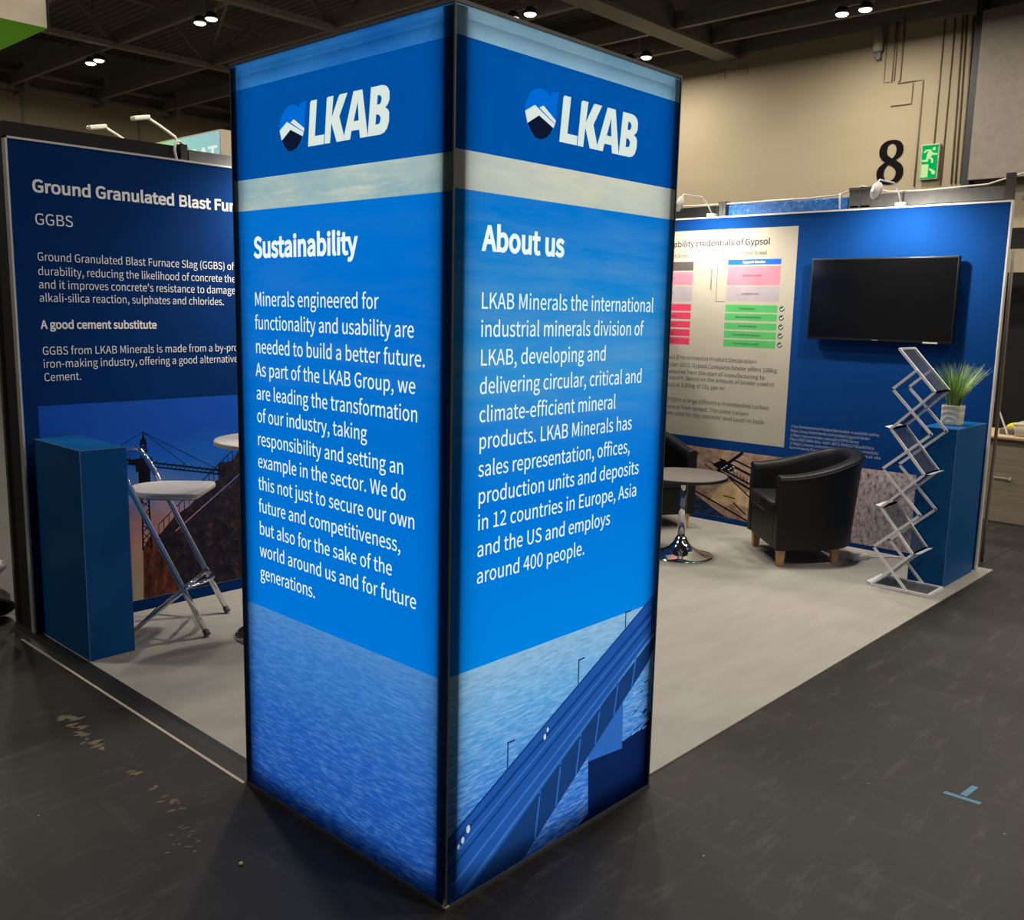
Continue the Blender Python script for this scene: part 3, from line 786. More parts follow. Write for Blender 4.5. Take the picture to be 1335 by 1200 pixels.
def high_bay(x, y, label):
    t = thing('hall_lamp', label, 'ceiling lamp', (x, y, 6.80), 0.0, 'high-bay lamps of the hall')
    m = MB()
    m.box(x - 0.03, y - 0.36, 6.86, x + 0.03, y + 0.36, 6.90)
    m.tube([(x, y, 6.88), (x, y, HZ)], 0.015, 8)
    m.build('bracket', M_BEAM, t, (x, y, 6.80))
    for s in (-1, 1):
        m = MB()
        m.lathe([(0.07, 0.06), (0.105, 0.0), (0.115, -0.05)], 20, c=(x, y + s * 0.2, 6.81))
        h = m.build('lamp_head', M_BLACK, t, (x, y, 6.80))
        m = MB()
        m.lathe([(0.105, 0.0), (0.08, -0.02), (0.0005, -0.03)], 20, c=(x, y + s * 0.2, 6.75))
        m.build('lens', M_LENS, h, (x, y, 6.80))
    return t


first_lamp = None
for x, y, lb in LAMPS:
    t = high_bay(x, y, lb)
    first_lamp = first_lamp or t
    lamp_light(x, y, LAMP_WATT * (1.25 if x > 14 else 1.0))
for x, y in ADDED_LAMPS:
    copy_tree(first_lamp, (x, y, 6.80), 'pair of added hall lamps hanging out of sight to light the stand and hall')
    lamp_light(x, y, LAMP_WATT)

# ------------------------------------------------------------------ things on the beige hall wall
def wall8(x, y):
    return (HX - 0.012, 5.76 - x, 4.183 + y)


M_NUMBER = plain('matte_black_paint', (0.006, 0.006, 0.006, 1), 0.9, spec=0.05)


def number_eight():
    old = GLYPHS['8']
    GLYPHS['8'] = GLYPHS['BOLD8']
    o = lettering('wall_number', [('8', 0.0, 0.0, None)], 0.797 * CAP / (0.493 * 4000) , wall8, M_NUMBER, None, xs=0.92)
    GLYPHS['8'] = old
    md = o.modifiers.new('thickness', 'SOLIDIFY')
    md.thickness = 0.01
    md.offset = 0
    return o


tag(number_eight(), 'large black number 8 painted on the beige hall wall', 'sign')

# exit sign: running figure, doorway, arrow
t = thing('exit_sign', 'green glowing emergency exit sign with running figure beside the black number', 'sign', (HX, 4.745, 4.2))
mb = MB()
mb.box(HX - 0.10, 4.585, 4.195, HX, 4.905, 4.815, bev=0.012)
mb.build('case', M_PANELGREY, t, (HX, 4.745, 4.2))
M_EXIT = [emitter('exit_green', (0.0, 0.42, 0.09, 1), 1.0), emitter('exit_pale', S(215, 250, 175), 0.85)]
mb = MB()
P = lambda q: [(x / 1000, y / 1000) for x, y in q]
painted([(rect(-4.885, 4.215, -4.605, 4.795), 0),
         (disc(-4.677, 4.727, 0.028, 14), 1),
         (P([(-4723, 4713), (-4701, 4625), (-4740, 4560), (-4797, 4561), (-4797, 4633), (-4772, 4689)]), 1),
         (P([(-4859, 4675), (-4819, 4722), (-4731, 4721), (-4729, 4692), (-4800, 4691), (-4836, 4662)]), 1),
         (P([(-4716, 4683), (-4674, 4651), (-4615, 4645), (-4618, 4617), (-4701, 4620)]), 1),
         (P([(-4880, 4544), (-4804, 4547), (-4796, 4626), (-4757, 4594), (-4771, 4508), (-4878, 4515)]), 1),
         (P([(-4742, 4592), (-4681, 4558), (-4674, 4485), (-4710, 4481), (-4715, 4539), (-4761, 4565)]), 1),
         (P([(-4880, 4467), (-4752, 4463), (-4754, 4238), (-4878, 4240)]), 1),
         (P([(-4739, 4397), (-4678, 4370), (-4624, 4329), (-4634, 4280), (-4693, 4291), (-4689, 4320), (-4736, 4367)]), 1)],
        lambda x, y: (HX - 0.103, -x, y), mb)
mb.build('sign_face', M_EXIT, t, (HX, 4.745, 4.2), fix=False)

# conduits
M_COND = plain('wall_conduit', S(128, 115, 95), 0.7)
def conduit(pts, label, r=0.016):
    m = MB()
    m.tube([(HX - 0.02, y, z) for y, z in pts], r * 0.7, 8)
    tag(m.build('conduit', M_COND), label, 'conduit', 'thin conduits on the beige hall wall')


conduit([(5.73, 7.0), (5.727, 6.013), (5.63, 6.01)], 'thin bent conduit beside the white wall speaker', 0.012)
conduit([(5.58, 7.05), (5.58, 6.0)], 'thin vertical conduit, second right of the white wall speaker')
conduit([(5.54, 7.05), (5.535, 6.02)], 'thin vertical conduit, third right of the white wall speaker')
conduit([(5.43, 7.1), (5.427, 6.025), (5.463, 5.963), (5.01, 5.967), (5.01, 4.1)], 'conduit stepping down to the wall between number and exit sign', 0.02)
conduit([(5.184, 5.938), (5.19, 5.575), (5.563, 5.577)], 'short bent conduit above the black number', 0.013)
conduit([(4.72, 6.95), (4.72, 4.82)], 'vertical conduit running down to the top of the exit sign')
conduit([(4.545, 6.95), (4.545, 4.1)], 'vertical conduit passing just right of the exit sign')
conduit([(4.417, 6.95), (4.36, 4.1)], 'vertical conduit, second right of the exit sign', 0.02)
conduit([(4.354, 6.95), (4.29, 4.1)], 'vertical conduit, third right of the exit sign', 0.02)
conduit([(4.24, 6.9), (4.2, 4.1)], 'vertical conduit closest to the black pillar', 0.03)
t = thing('wall_speaker', 'white cylindrical speaker mounted high on the beige wall', 'speaker', (HX, 5.84, 6.55))
mb = MB()
mb.lathe([(0.02, 0.0), (0.085, 0.01), (0.085, 0.42), (0.02, 0.43)], 24, c=(HX - 0.13, 5.84, 6.55))
mb.build('body', M_PANELGREY, t, (HX, 5.84, 6.55))
mb = MB()
mb.box(HX - 0.1, 5.80, 6.42, HX, 5.88, 6.62)
mb.tube([(HX - 0.13, 5.86, 6.56), (HX - 0.12, 5.90, 6.46), (HX - 0.04, 5.88, 6.44)], 0.014, 8)
mb.build('bracket', M_BEAM, t, (HX, 5.84, 6.55))
for (y0, y1, z0, z1), lb in (((9.095, 9.31, 6.57, 6.77), 'small square wall plate nearer the tower, high on the beige wall'),
                             ((8.58, 8.80, 6.58, 6.78), 'small square wall plate farther from the tower, high on the beige wall')):
    t = thing('wall_plate', lb, 'wall plate', (HX, (y0 + y1) / 2, z0), 0, 'small plates high on the beige wall')
    m = MB()
    m.box(HX - 0.02, y0, z0, HX, y1, z1, bev=0.006)
    m.build('plate', M_HALL, t, (HX, (y0 + y1) / 2, z0))
    m = MB()
    painted([(line((-y1 + 0.03, z0 + 0.05 + i * 0.05), (-y0 - 0.03 - 0.03 * (i % 2), z0 + 0.05 + i * 0.05), 0.018), 0) for i in range(3)], lambda x, y: (HX - 0.022, -x, y), m)
    m.build('printed_marks', M_COND, t, (HX, (y0 + y1) / 2, z0), fix=False)

# ------------------------------------------------------------------ stand floor
mb = MB()
mb.prism([(0.095, 1.075), (1.027, 1.075), (1.027, 0.049), (5.28, 0.049), (5.28, 3.188), (0.095, 3.188)], 0.0, 0.006)
tag(mb.build('carpet', M_CARPET), 'pale grey exhibition carpet covering the stand floor', 'carpet')
mb = MB()
prof = [(0.095, 0.0), (0.095, 0.007), (0.06, 0.012), (0.03, 0.009), (-0.002, 0.0)]
a = [(x, 1.07, z) for x, z in prof]
b = [(x, 3.60, z) for x, z in prof]
mb.grid([a, b], closed_u=True, smooth=False, cap=True)
tag(mb.build('carpet_edge_strip', plain('black_rubber', (0.010, 0.0095, 0.009, 1), 0.5)), 'black rubber edging strip along the left side of the carpet', 'edging')
mb = MB()
mb.box(-0.014, 1.07, 0.0, -0.002, 3.18, 0.002)
tag(mb.build('floor_tape', plain('off_white_tape', S(190, 178, 155), 0.7)), 'thin off-white tape line along the black edging strip', 'tape')

# ------------------------------------------------------------------ tower
WL, WR, TH = 1.055, 1.022, 2.50
TC = (WR / 2, WL / 2, 0.0)
tower = thing('lightbox_tower', 'tall square lightbox tower with glowing blue printed faces at the stand corner', 'display tower', TC)
ML = lambda u, v, e=0.0: (-e, WL - u, v)             # left face: u runs to the reader's right
MR = lambda u, v, e=0.0: (u, -e, v)
FB = [mat_sky_strip('print_evening_band', [(0.3, S(24, 100, 184)), (0.7, S(50, 126, 198))], (3, 3, 9)),
      fabric_plain('print_dark_blue', S(0, 86, 172)),
      mat_sky_strip('print_pale_sky', [(0.3, S(140, 176, 188)), (0.7, S(186, 206, 196))], (3, 3, 9), 0.75, S(222, 226, 206)),
      mat_print_blue('print_bright_blue', [(0.0, S(0, 124, 226)), (0.5, S(0, 116, 214)), (1.0, S(0, 118, 216))], 0.10),
      mat_sea('print_sea_dusk', [(0.0, S(20, 74, 166)), (0.45, S(36, 98, 188)), (0.8, S(58, 124, 202)), (1.0, S(80, 142, 208))], S(112, 168, 222), 0.36, 0.06),
      mat_sky_strip('print_grey_sky', [(0.3, S(112, 160, 190)), (0.7, S(142, 184, 206))], (3, 3, 9)),
      mat_sky_strip('print_cream_sky', [(0.3, S(178, 192, 186)), (0.7, S(206, 208, 190))], (3, 3, 9), 0.6, S(222, 218, 190)),
      mat_print_blue('print_clouded_blue', [(0.0, S(0, 134, 230)), (0.35, S(0, 120, 220)), (0.5, S(20, 126, 216)), (0.62, S(50, 146, 214)), (0.8, S(26, 136, 212)), (1.0, S(0, 118, 208))], 0.55),
      mat_sea('print_sea_bright', [(0.0, S(30, 96, 198)), (0.4, S(56, 128, 214)), (0.75, S(98, 168, 224)), (1.0, S(140, 186, 218))], S(176, 212, 236), 0.45, -0.10),
      fabric_plain('print_bridge_deck', S(34, 88, 170)),
      fabric_plain('print_bridge_line', S(62, 116, 194)),
      fabric_plain('print_bridge_shadow', S(26, 62, 118)),
      fabric_plain('print_bridge_rail', S(20, 64, 130)),
      fabric_plain('print_pier', S(48, 106, 190)),
      fabric_plain('print_pier_foot', S(14, 36, 84)),
      fabric_plain('print_car_white', S(214, 228, 240)),
      fabric_plain('print_lower_sea_glint', S(150, 196, 232))]
E0, E1 = 0.004, 0.004
mb = MB()
u1 = WL - 0.004
painted([(rect(0.004, 2.410, u1, 2.494), 0), (rect(0.004, 2.132, u1, 2.414), 1), (rect(0.004, 2.034, u1, 2.132), 2),
         (rect(0.004, 0.702, u1, 2.034), 3), (rect(0.004, 0.012, u1, 0.702), 4)], lambda u, v: ML(u, v), mb)
pl = mb.build('printed_face', FB, tower, TC, fix=False)
pl['label'] = 'left face with the sustainability text over a calm sea'
mb = MB()
w1 = WR - 0.004
pp = [(rect(0.004, 2.416, w1, 2.494), 5), (rect(0.004, 2.141, w1, 2.418), 1), (rect(0.004, 2.042, w1, 2.141), 6),
      (rect(0.004, 0.714, w1, 2.042), 7), (rect(0.004, 0.012, w1, 0.714), 8)]
K = lambda q: [(min(max(x / 1000, 0.0045), w1 - 0.0005), max(y / 1000, 0.0125)) for x, y in q]
pp += [(K([(654, 240), (734, 413), (841, 400), (847, 240), (976, 252), (1016, 300), (1016, 14), (600, 14), (664, 40)]), 14),
       (K([(653, 263), (700, 400), (841, 400), (847, 215), (654, 233)]), 13),
       (K([(30, 15), (1016, 590), (1016, 540), (983, 494), (332, 16)]), 11)]
dk = lambda u: 0.021 + (u - 0.095) * 0.631            # lower edges of deck and truss
tz = lambda u: 0.016 + (u - 0.332) * 0.734
for i in range(6):                                   # web of the truss below the deck
    u = 0.36 + i * 0.10
    pp.append((line((u - 0.06, dk(u - 0.06)), (u + 0.03, tz(u + 0.03) + 0.004), 0.007), 12))
    pp.append((line((u + 0.03, tz(u + 0.03) + 0.004), (u + 0.05, dk(u + 0.05)), 0.008), 13))
pp += [(K([(4, 214), (955, 713), (1016, 744), (1016, 602), (95, 21), (4, 21)]), 9),
       (K([(4, 190), (1016, 700), (1016, 690), (4, 176)]), 12),
       (K([(4, 150), (1016, 678), (1016, 672), (4, 143)]), 10),
       (K([(4, 122), (1016, 660), (1016, 652), (4, 112)]), 12),
       (K([(20, 70), (1016, 628), (1016, 620), (32, 66)]), 10),
       (K([(4, 224), (1016, 752), (1016, 745), (4, 214)]), 12),
       (K([(60, 30), (1016, 606), (1016, 598), (72, 22)]), 10)]
for (u, z0, z1) in ((0.253, 0.350, 0.436), (0.586, 0.530, 0.611), (0.837, 0.660, 0.716)):
    pp.append((line((u, z0), (u, z1), 0.006), 11))
    pp.append((line((u - 0.004, z1), (u + 0.03, z1), 0.006), 11))
for (u, v, s) in ((0.425, 0.398, 1.0), (0.438, 0.418, 0.8), (0.066, 0.196, 1.1), (0.088, 0.222, 1.3), (0.049, 0.182, 0.8)):
    pp.append((disc(u, v, 0.006 * s, 10, 0.010 * s), 15))
for i in range(26):
    u, v = 0.90 + random.random() * 0.105, 0.235 + random.random() * 0.19
    pp.append((line((u, v), (u + 0.012 + 0.02 * random.random(), v + 0.006), 0.0045), 16 if i % 2 else 14))
pp = [([(min(max(x, 0.0045), w1 - 0.0005), max(y, 0.0125)) for x, y in q], m_) for q, m_ in pp]
painted(pp, lambda u, v: MR(u, v), mb)
pr_ = mb.build('printed_face', FB, tower, TC, fix=False)
pr_['label'] = 'right face with the about us text over a bridge at sea'
mb = MB()
mb.face([(WR, 0.004, 0.012), (WR, u1, 0.012), (WR, u1, 2.494), (WR, 0.004, 2.494)], 1)
mb.face([(0.004, WL, 0.012), (w1, WL, 0.012), (w1, WL, 2.494), (0.004, WL, 2.494)], 1)
mb.build('rear_face', FB, tower, TC, fix=False)
# light panels inside, set back behind the print
M_LED = emitter('led_panel_white', (1.0, 1.0, 1.0, 1), LED_STRENGTH)
mb = MB()
mb.face([(0.030, 0.058, 0.075), (0.030, WL - 0.05, 0.075), (0.030, WL - 0.05, 2.452), (0.030, 0.058, 2.452)])
mb.build('light_panel', M_LED, tower, TC, fix=False)
mb = MB()
mb.face([(0.058, 0.030, 0.075), (WR - 0.05, 0.030, 0.075), (WR - 0.05, 0.030, 2.452), (0.058, 0.030, 2.452)])
mb.build('light_panel', M_LED, tower, TC, fix=False)
# frame: corner posts hidden behind the cloth edge, thin visible profile, top and floor rails
mb = MB()
for x0, y0, sz in ((0.0025, 0.0025, 0.042), (0.0025, WL - 0.0325, 0.030), (WR - 0.0325, 0.0025, 0.030), (WR - 0.0325, WL - 0.0325, 0.030)):
    mb.box(x0, y0, 0.013, x0 + sz, y0 + sz, 2.49)
mb.box(0.036, 0.036, 0.02, WR - 0.04, WL - 0.04, 0.06)
mb.box(0.036, 0.036, 2.475, WR - 0.04, WL - 0.04, 2.49)
mb.build('inner_post', M_BLACK, tower, TC)
mb = MB()
g = 0.005
for x, y in ((0, 0), (0, WL), (WR, 0), (WR, WL)):
    mb.box(x - g / 2 if x == 0 else x - g / 2, y - g / 2, 0.0, x + g / 2, y + g / 2, TH)
for z0, z1, e in ((0.0, 0.013, 0.004), (2.493, 2.503, 0.003)):
    mb.box(-e, -e, z0, WR + e, e, z1)
    mb.box(-e, WL - e, z0, WR + e, WL + e, z1)
    mb.box(-e, e, z0, e, WL - e, z1)
    mb.box(WR - e, e, z0, WR + e, WL - e, z1)
fr = mb.build('frame', M_ALUDULL, tower, TC)
mb = MB()
mb.face([(-0.0045, 0.012, 0.005), (-0.0045, 0.002, 0.040), (-0.0045, -0.002, 0.040), (-0.0045, -0.002, 0.010)])
mb.box(-0.006, -0.006, 0.012, 0.010, 0.010, 0.016)
mb.build('corner_tape', M_SILVEREDGE, tower, TC)

M_LITWHITE = emitter('backlit_white_print', S(236, 248, 248), 1.0)
M_LOGOWHITE = emitter('backlit_pale_print', S(216, 230, 222), 1.0)
M_LOGOBLUE = emitter('backlit_logo_blue', S(0, 104, 208), 1.0)
M_LOGODARK = emitter('backlit_logo_ink', S(14, 24, 48), 1.0)

LT = [('Minerals engineered for', 1.729, 0.302), ('functionality and usability are', 1.653, 0.148), ('needed to build a better future.', 1.575, 0.101),
      ('As part of the LKAB Group, we', 1.499, 0.141), ('are leading the transformation', 1.421, 0.130), ('of our industry, taking', 1.345, 0.355),
      ('responsibility and setting an', 1.266, 0.189), ('example in the sector. We do', 1.191, 0.179), ('this not just to secure our own', 1.115, 0.140),
      ('future and competitiveness,', 1.037, 0.202), ('but also for the sake of the', 0.959, 0.240), ('world around us and for future', 0.882, 0.133), ('generations.', 0.803, 0.621)]
U0 = WL - 0.942
lettering('paragraph_lettering', [(s, U0, z, WL - y) for s, z, y in LT], 0.0435, lambda u, v: ML(u, v, 0.0012), M_LITWHITE, pl, bold=0.004, off=TC)
lettering('heading_lettering', [('Sustainability', WL - 0.939, 1.885, WL - 0.398)], 0.0615, lambda u, v: ML(u, v, 0.0012), M_LITWHITE, pl, bold=0.056, off=TC)
RT = [('LKAB Minerals the international', 1.736, 0.921), ('industrial minerals division of', 1.660, 0.866), ('LKAB, developing and', 1.582, 0.672),
      ('delivering circular, critical and', 1.504, 0.872), ('climate-efficient mineral', 1.426, 0.732), ('products. LKAB Minerals has', 1.351, 0.825),
      ('sales representation, offices,', 1.273, 0.820), ('production units and deposits', 1.196, 0.876), ('in 12 countries in Europe, Asia', 1.120, 0.869),
      ('and the US and employs', 1.043, 0.725), ('around 400 people.', 0.965, 0.596)]
lettering('paragraph_lettering', [(s, 0.104, z, x) for s, z, x in RT], 0.0435, lambda u, v: MR(u, v, 0.0012), M_LITWHITE, pr_, bold=0.004, off=TC)
lettering('heading_lettering', [('About us', 0.109, 1.8925, 0.449)], 0.062, lambda u, v: MR(u, v, 0.0012), M_LITWHITE, pr_, bold=0.056, off=TC)


def logo(M, parent, du, dv):
    C = lambda q: [(x / 1000 + du, y / 1000 + dv) for x, y in q]
    mb = MB()
    painted([(disc(0.330 + du, 2.275 + dv, 0.0655, 40, 0.0670), 1),
             (C([(352, 2337), (371, 2328), (374, 2341), (406, 2345), (398, 2300), (395, 2267), (375, 2262)]), 1),
             (C([(276, 2243), (323, 2270), (385, 2245), (373, 2227), (356, 2214), (332, 2207), (310, 2209), (290, 2224)]), 2),
             (C([(265, 2273), (305, 2295), (391, 2256), (386, 2245), (323, 2270), (276, 2243)]), 0),
             (C([(324, 2291), (341, 2299), (395, 2267), (393, 2257)]), 0),
             (C([(426, 2336), (431, 2341), (460, 2341), (448, 2239), (494, 2239), (491, 2212), (413, 2212)]), 0),
             (C([(508, 2336), (513, 2341), (540, 2341), (531, 2283), (565, 2337), (571, 2341), (606, 2341), (567, 2281), (588, 2226), (588, 2212), (553, 2212), (529, 2268), (522, 2212), (494.5, 2212)]), 0),
             (C([(633, 2341), (673, 2341), (695.5, 2217), (695.5, 2212), (662, 2212), (658, 2235), (623, 2235), (616, 2212), (588.5, 2212), (588.5, 2226)]), 0),
             (C([(652, 2312), (656, 2260), (633, 2260)]), 3),
             (C([(711, 2341), (757, 2341), (773, 2338), (784, 2331), (790, 2320), (790, 2300), (783, 2288), (772, 2281), (783, 2275), (789, 2266), (788, 2244), (780, 2226), (768, 2216), (750, 2212), (696, 2212)]), 0),
             (C([(740, 2317), (752, 2315), (757, 2307), (755, 2298), (749, 2292), (737, 2292)]), 3),
             (C([(733, 2267), (745, 2265), (752, 2258), (751, 2247), (746, 2241), (730, 2240)]), 3)],
            lambda u, v: M(u, v, 0.0012), mb)
    # drop the counters: they show the print behind
    keep = [i for i, m_ in enumerate(mb.mi) if m_ != 3]
    mb.f = [mb.f[i] for i in keep]
    mb.mi = [mb.mi[i] for i in keep]
    mb.sm = [mb.sm[i] for i in keep]
    return mb.build('logo', [M_LOGOWHITE, M_LOGOBLUE, M_LOGODARK], parent, TC, fix=False)


logo(ML, pl, WL - 1.044, -0.009)
logo(MR, pr_, 0.0, 0.0)

# ------------------------------------------------------------------ left display wall
YL = 3.195
t_sky = NT('print_dusk_sky')
f = t_sky.noise(scale=(2.0, 1, 3.5), s=1.2, detail=5, rough=0.55)
zz = t_sky.n('ShaderNodeMath', operation='ADD')
t_sky.l(t_sky.axis(2), zz.inputs[0])
t_sky.l(t_sky.maprange(f, 0.3, 0.7, -0.07, 0.07), zz.inputs[1])
M_DUSK = t_sky.principled(t_sky.ramp(zz.outputs[0], [(0.10, S(176, 160, 130)), (0.36, S(198, 146, 122)), (0.52, S(170, 130, 134)), (0.68, S(84, 116, 176)), (0.82, S(10, 96, 192)), (1.0, S(0, 76, 178))]), 0.75, spec=0.2)
t_s = NT('print_site_silhouette')
f = t_s.noise(scale=(9, 1, 9), s=2.0, detail=7, rough=0.75)
M_SITE = t_s.principled(t_s.ramp(f, [(0.40, S(14, 15, 30)), (0.56, S(40, 33, 42)), (0.72, S(120, 70, 52))]), 0.8, spec=0.2)
t_o = NT('print_lit_scaffold')
f = t_o.noise(scale=(14, 1, 5), s=2.0, detail=6, rough=0.7)
M_SCAF = t_o.principled(t_o.ramp(f, [(0.35, S(34, 22, 26)), (0.52, S(92, 44, 30)), (0.75, S(150, 84, 44))]), 0.8, spec=0.2)
M_INK = plain('print_black', S(22, 22, 32), 0.9, spec=0.04)

ORG = (2.6, YL, 0.0)
lw = thing('display_wall', 'navy display wall with white text and crane picture left of the tower', 'display wall', ORG)
MW = lambda x, z, e=0.0: (x, YL - e, z)
mb = MB()
rnd = random.Random(3)
pp = [(rect(0.068, 0.0, 5.16, 2.500), 0), (rect(0.144, 0.068, 2.75, 1.196), 1),
      ([(0.70, 0.069), (0.72, 0.40), (0.778, 0.438), (0.86, 0.52), (0.952, 0.566), (1.05, 0.66), (1.14, 0.70), (1.145, 0.80), (1.22, 0.80), (1.29, 0.86), (1.45, 0.93), (1.6, 0.95), (1.6, 0.6), (2.1, 0.45), (2.7, 0.4), (2.7, 0.069)], 2),
      ([(0.655, 0.069), (0.665, 0.36), (0.70, 0.42), (0.76, 0.40), (0.86, 0.22), (0.90, 0.069)], 3)]
# crane: mast and jib as lattices
for sx in (0.664, 0.714):
    pp.append((line((sx, 0.35), (sx + (0.012 if sx < 0.69 else -0.012), 0.98), 0.010), 4))
for i in range(13):
    z0 = 0.36 + i * 0.046
    pp.append((line((0.664, z0), (0.714, z0 + 0.046), 0.006), 4))
    pp.append((line((0.714, z0), (0.664, z0 + 0.046), 0.006), 4))
pp += [(rect(0.640, 0.80, 0.738, 0.875), 4), (rect(0.655, 0.70, 0.723, 0.80), 4), (rect(0.60, 0.845, 0.66, 0.872), 4), ([(0.675, 0.95), (0.705, 0.95), (0.69, 1.03)], 4)]
pp += [(line((0.50, 0.895), (1.19, 0.745), 0.010), 4), (line((0.52, 0.868), (1.19, 0.722), 0.009), 4)]
for i in range(24):
    x = 0.56 + i * 0.026
    zc = 0.873 - (x - 0.52) * 0.218
    pp.append((line((x, zc), (x + 0.026, zc + (0.026 if i % 2 else 0.018)), 0.005), 4))
pp += [(line((0.69, 1.02), (1.15, 0.755), 0.004), 4), (line((0.69, 1.02), (0.95, 0.80), 0.004), 4), (line((0.69, 1.02), (0.45, 0.90), 0.004), 4)]
# railings on the raised structure
for i in range(17):
    x = 0.76 + i * 0.032
    zb = 0.42 + (x - 0.76) * 0.79
    pp.append((line((x, zb), (x, zb + 0.065), 0.005), 4))
pp += [(line((0.76, 0.485), (1.29, 0.905), 0.006), 4), (line((0.86, 0.43), (1.45, 0.83), 0.007), 1)]
pp = [([(min(max(x, 0.0681), 5.159), min(max(z, 0.0001), 2.4999)) for x, z in q], m_) for q, m_ in pp]
painted(pp, lambda x, z: MW(x, z), mb)
gl = mb.build('printed_textile', [M_NAVYWALL, M_DUSK, M_SITE, M_SCAF, M_INK], lw, ORG, fix=False)
mb = MB()
mb.box(0.060, YL - 0.006, 0.0, 0.070, YL + 0.035, 2.508)
mb.box(0.060, YL - 0.006, 2.498, 5.16, YL + 0.035, 2.508)
mb.build('edge_frame', M_SILVEREDGE, lw, ORG)
mb = MB()
mb.box(0.072, YL + 0.002, 0.0, 5.15, YL + 0.034, 2.497)
mb.build('backing', M_BLACK, lw, ORG)
E_ = 0.002
MT = lambda x, z: MW(x, z, E_)
lettering('heading_lettering', [('Ground Granulated Blast Furnace Slag', 0.175, 2.2585, None)], 0.0575, MT, M_LETTERWHITE, gl, bold=0.045, square=1.22, xs=(1.160 - 0.175) / (advance('Ground Granulated Blast ') * 0.0575), off=ORG)
lettering('subheading_lettering', [('GGBS', 0.178, 2.101, 0.368)], 0.054, MT, M_LETTERWHITE, gl, square=1.22, off=ORG)
lettering('paragraph_lettering', [('Ground Granulated Blast Furnace Slag (GGBS) offers', 0.180, 1.925, 0.180 + (1.294 - 0.18) * advance('Ground Granulated Blast Furnace Slag (GGBS) offers') / advance('Ground Granulated Blast Furnace Slag (GGBS) off')), ('durability, reducing the likelihood of concrete the', 0.180, 1.854, 1.287),
                             ('and it improves concrete\'s resistance to damage', 0.179, 1.788, 1.285), ('alkali-silica reaction, sulphates and chlorides.', 0.179, 1.722, 1.210),
                             ('GGBS from LKAB Minerals is made from a by-product', 0.179, 1.456, 0.179 + 1.116 * advance('GGBS from LKAB Minerals is made from a by-product') / advance('GGBS from LKAB Minerals is made from a by-pro')), ('iron-making industry, offering a good alternative', 0.179, 1.390, 1.291),
                             ('Cement.', 0.180, 1.322, 0.371)], 0.0405, MT, M_LETTERWHITE, gl, square=1.22, bold=-0.004, off=ORG)
lettering('bold_line_lettering', [('A good cement substitute', 0.180, 1.588, 0.793)], 0.0405, MT, M_LETTERWHITE, gl, bold=0.04, square=1.22, off=ORG)

# ------------------------------------------------------------------ right display wall
XW = 5.163
M_POSTER = plain('cream_poster_print', S(178, 170, 153), 0.85, var=0.03, spec=0.05)
M_CHART = [plain('chart_blue', S(40, 96, 190), 0.9, spec=0.04), plain('chart_pink', S(232, 128, 142), 0.9, spec=0.04), plain('chart_mauve_grey', S(166, 156, 158), 0.9, spec=0.04),
           plain('chart_green', S(84, 172, 98), 0.9, spec=0.04), plain('chart_charcoal', S(88, 82, 78), 0.9, spec=0.04), plain('chart_red', S(206, 62, 92), 0.9, spec=0.04),
           plain('chart_tick_green', S(70, 92, 76), 0.9, spec=0.04)]
t_g = NT('print_granite')
f = t_g.noise(scale=(1, 14, 8), s=2.6, detail=9, rough=0.8, rot=(0.6, 0, 0))
M_GRANITE = t_g.principled(t_g.ramp(f, [(0.36, S(58, 48, 52)), (0.44, S(150, 134, 136)), (0.52, S(196, 178, 176)), (0.68, S(222, 208, 204))]), 0.8, spec=0.2)
t_h = NT('print_sand')
f = t_h.noise(scale=(1, 7, 12), s=1.6, detail=7, rough=0.65, rot=(0.5, 0, 0))
M_SAND = t_h.principled(t_h.ramp(f, [(0.30, S(120, 96, 84)), (0.5, S(168, 138, 116)), (0.72, S(204, 178, 142))]), 0.8, spec=0.2)
M_GLOVE = plain('print_glove', S(204, 176, 130), 0.8, var=0.25, scale=14)
t_b = NT('print_denim')
f = t_b.noise(scale=(1, 9, 16), s=2.0, detail=7, rough=0.7)
M_DENIM = t_b.principled(t_b.ramp(f, [(0.42, S(14, 30, 72)), (0.6, S(52, 66, 96)), (0.72, S(150, 156, 166))]), 0.8, spec=0.2)
ORG = (XW, 1.667, 0.0)
rw = thing('display_wall', 'bright blue display wall with cream poster and television right of the tower', 'display wall', ORG)
MW2 = lambda u, z, e=0.0: (XW - e, -u, z)             # u = -y, grows to the reader's right
WY0 = 0.138
mb = MB()
mats = [M_BLUEWALL, M_POSTER] + M_CHART + [M_GRANITE, M_SAND, M_GLOVE, M_DENIM, M_INK, M_LETTERDARK, M_LETTERWHITE]
CH, GR, SA, GLV, DE, INK, DK, WH = 2, 9, 10, 11, 12, 13, 14, 15
pp = [(rect(-3.19, 0.0, -WY0, 2.500), 0), (rect(-3.12, 0.700, -1.622, 2.406), 1)]
R0, R1 = -2.213, -1.747
for z0, z1, m_ in ((2.122, 2.164, 0), (1.961, 2.109, 1), (1.833, 1.951, 2)):
    pp.append((rect(R0, z0, R1, z1), CH + m_))
for z0, z1 in ((1.749, 1.806), (1.681, 1.737), (1.610, 1.664), (1.539, 1.596), (1.469, 1.527)):
    pp.append((rect(R0 - 0.003, z0, R1 - 0.006, z1), CH + 3))
    pp.append((rect(-3.005, z0, -2.541, z1), CH + 5))
for z0, z1, m_ in ((2.082, 2.154, 4), (1.964, 2.069, 1), (1.830, 1.952, 2)):
    pp.append((rect(-3.005, z0, -2.536, z1), CH + m_))
for z in (1.779, 1.710, 1.638, 1.570, 1.500):
    pp.append((disc(-1.716, z, 0.0225, 20), CH + 6))
    pp.append((line((-1.727, z), (-1.718, z - 0.009), 0.006), WH))
    pp.append((line((-1.718, z - 0.010), (-1.700, z + 0.011), 0.006), WH))
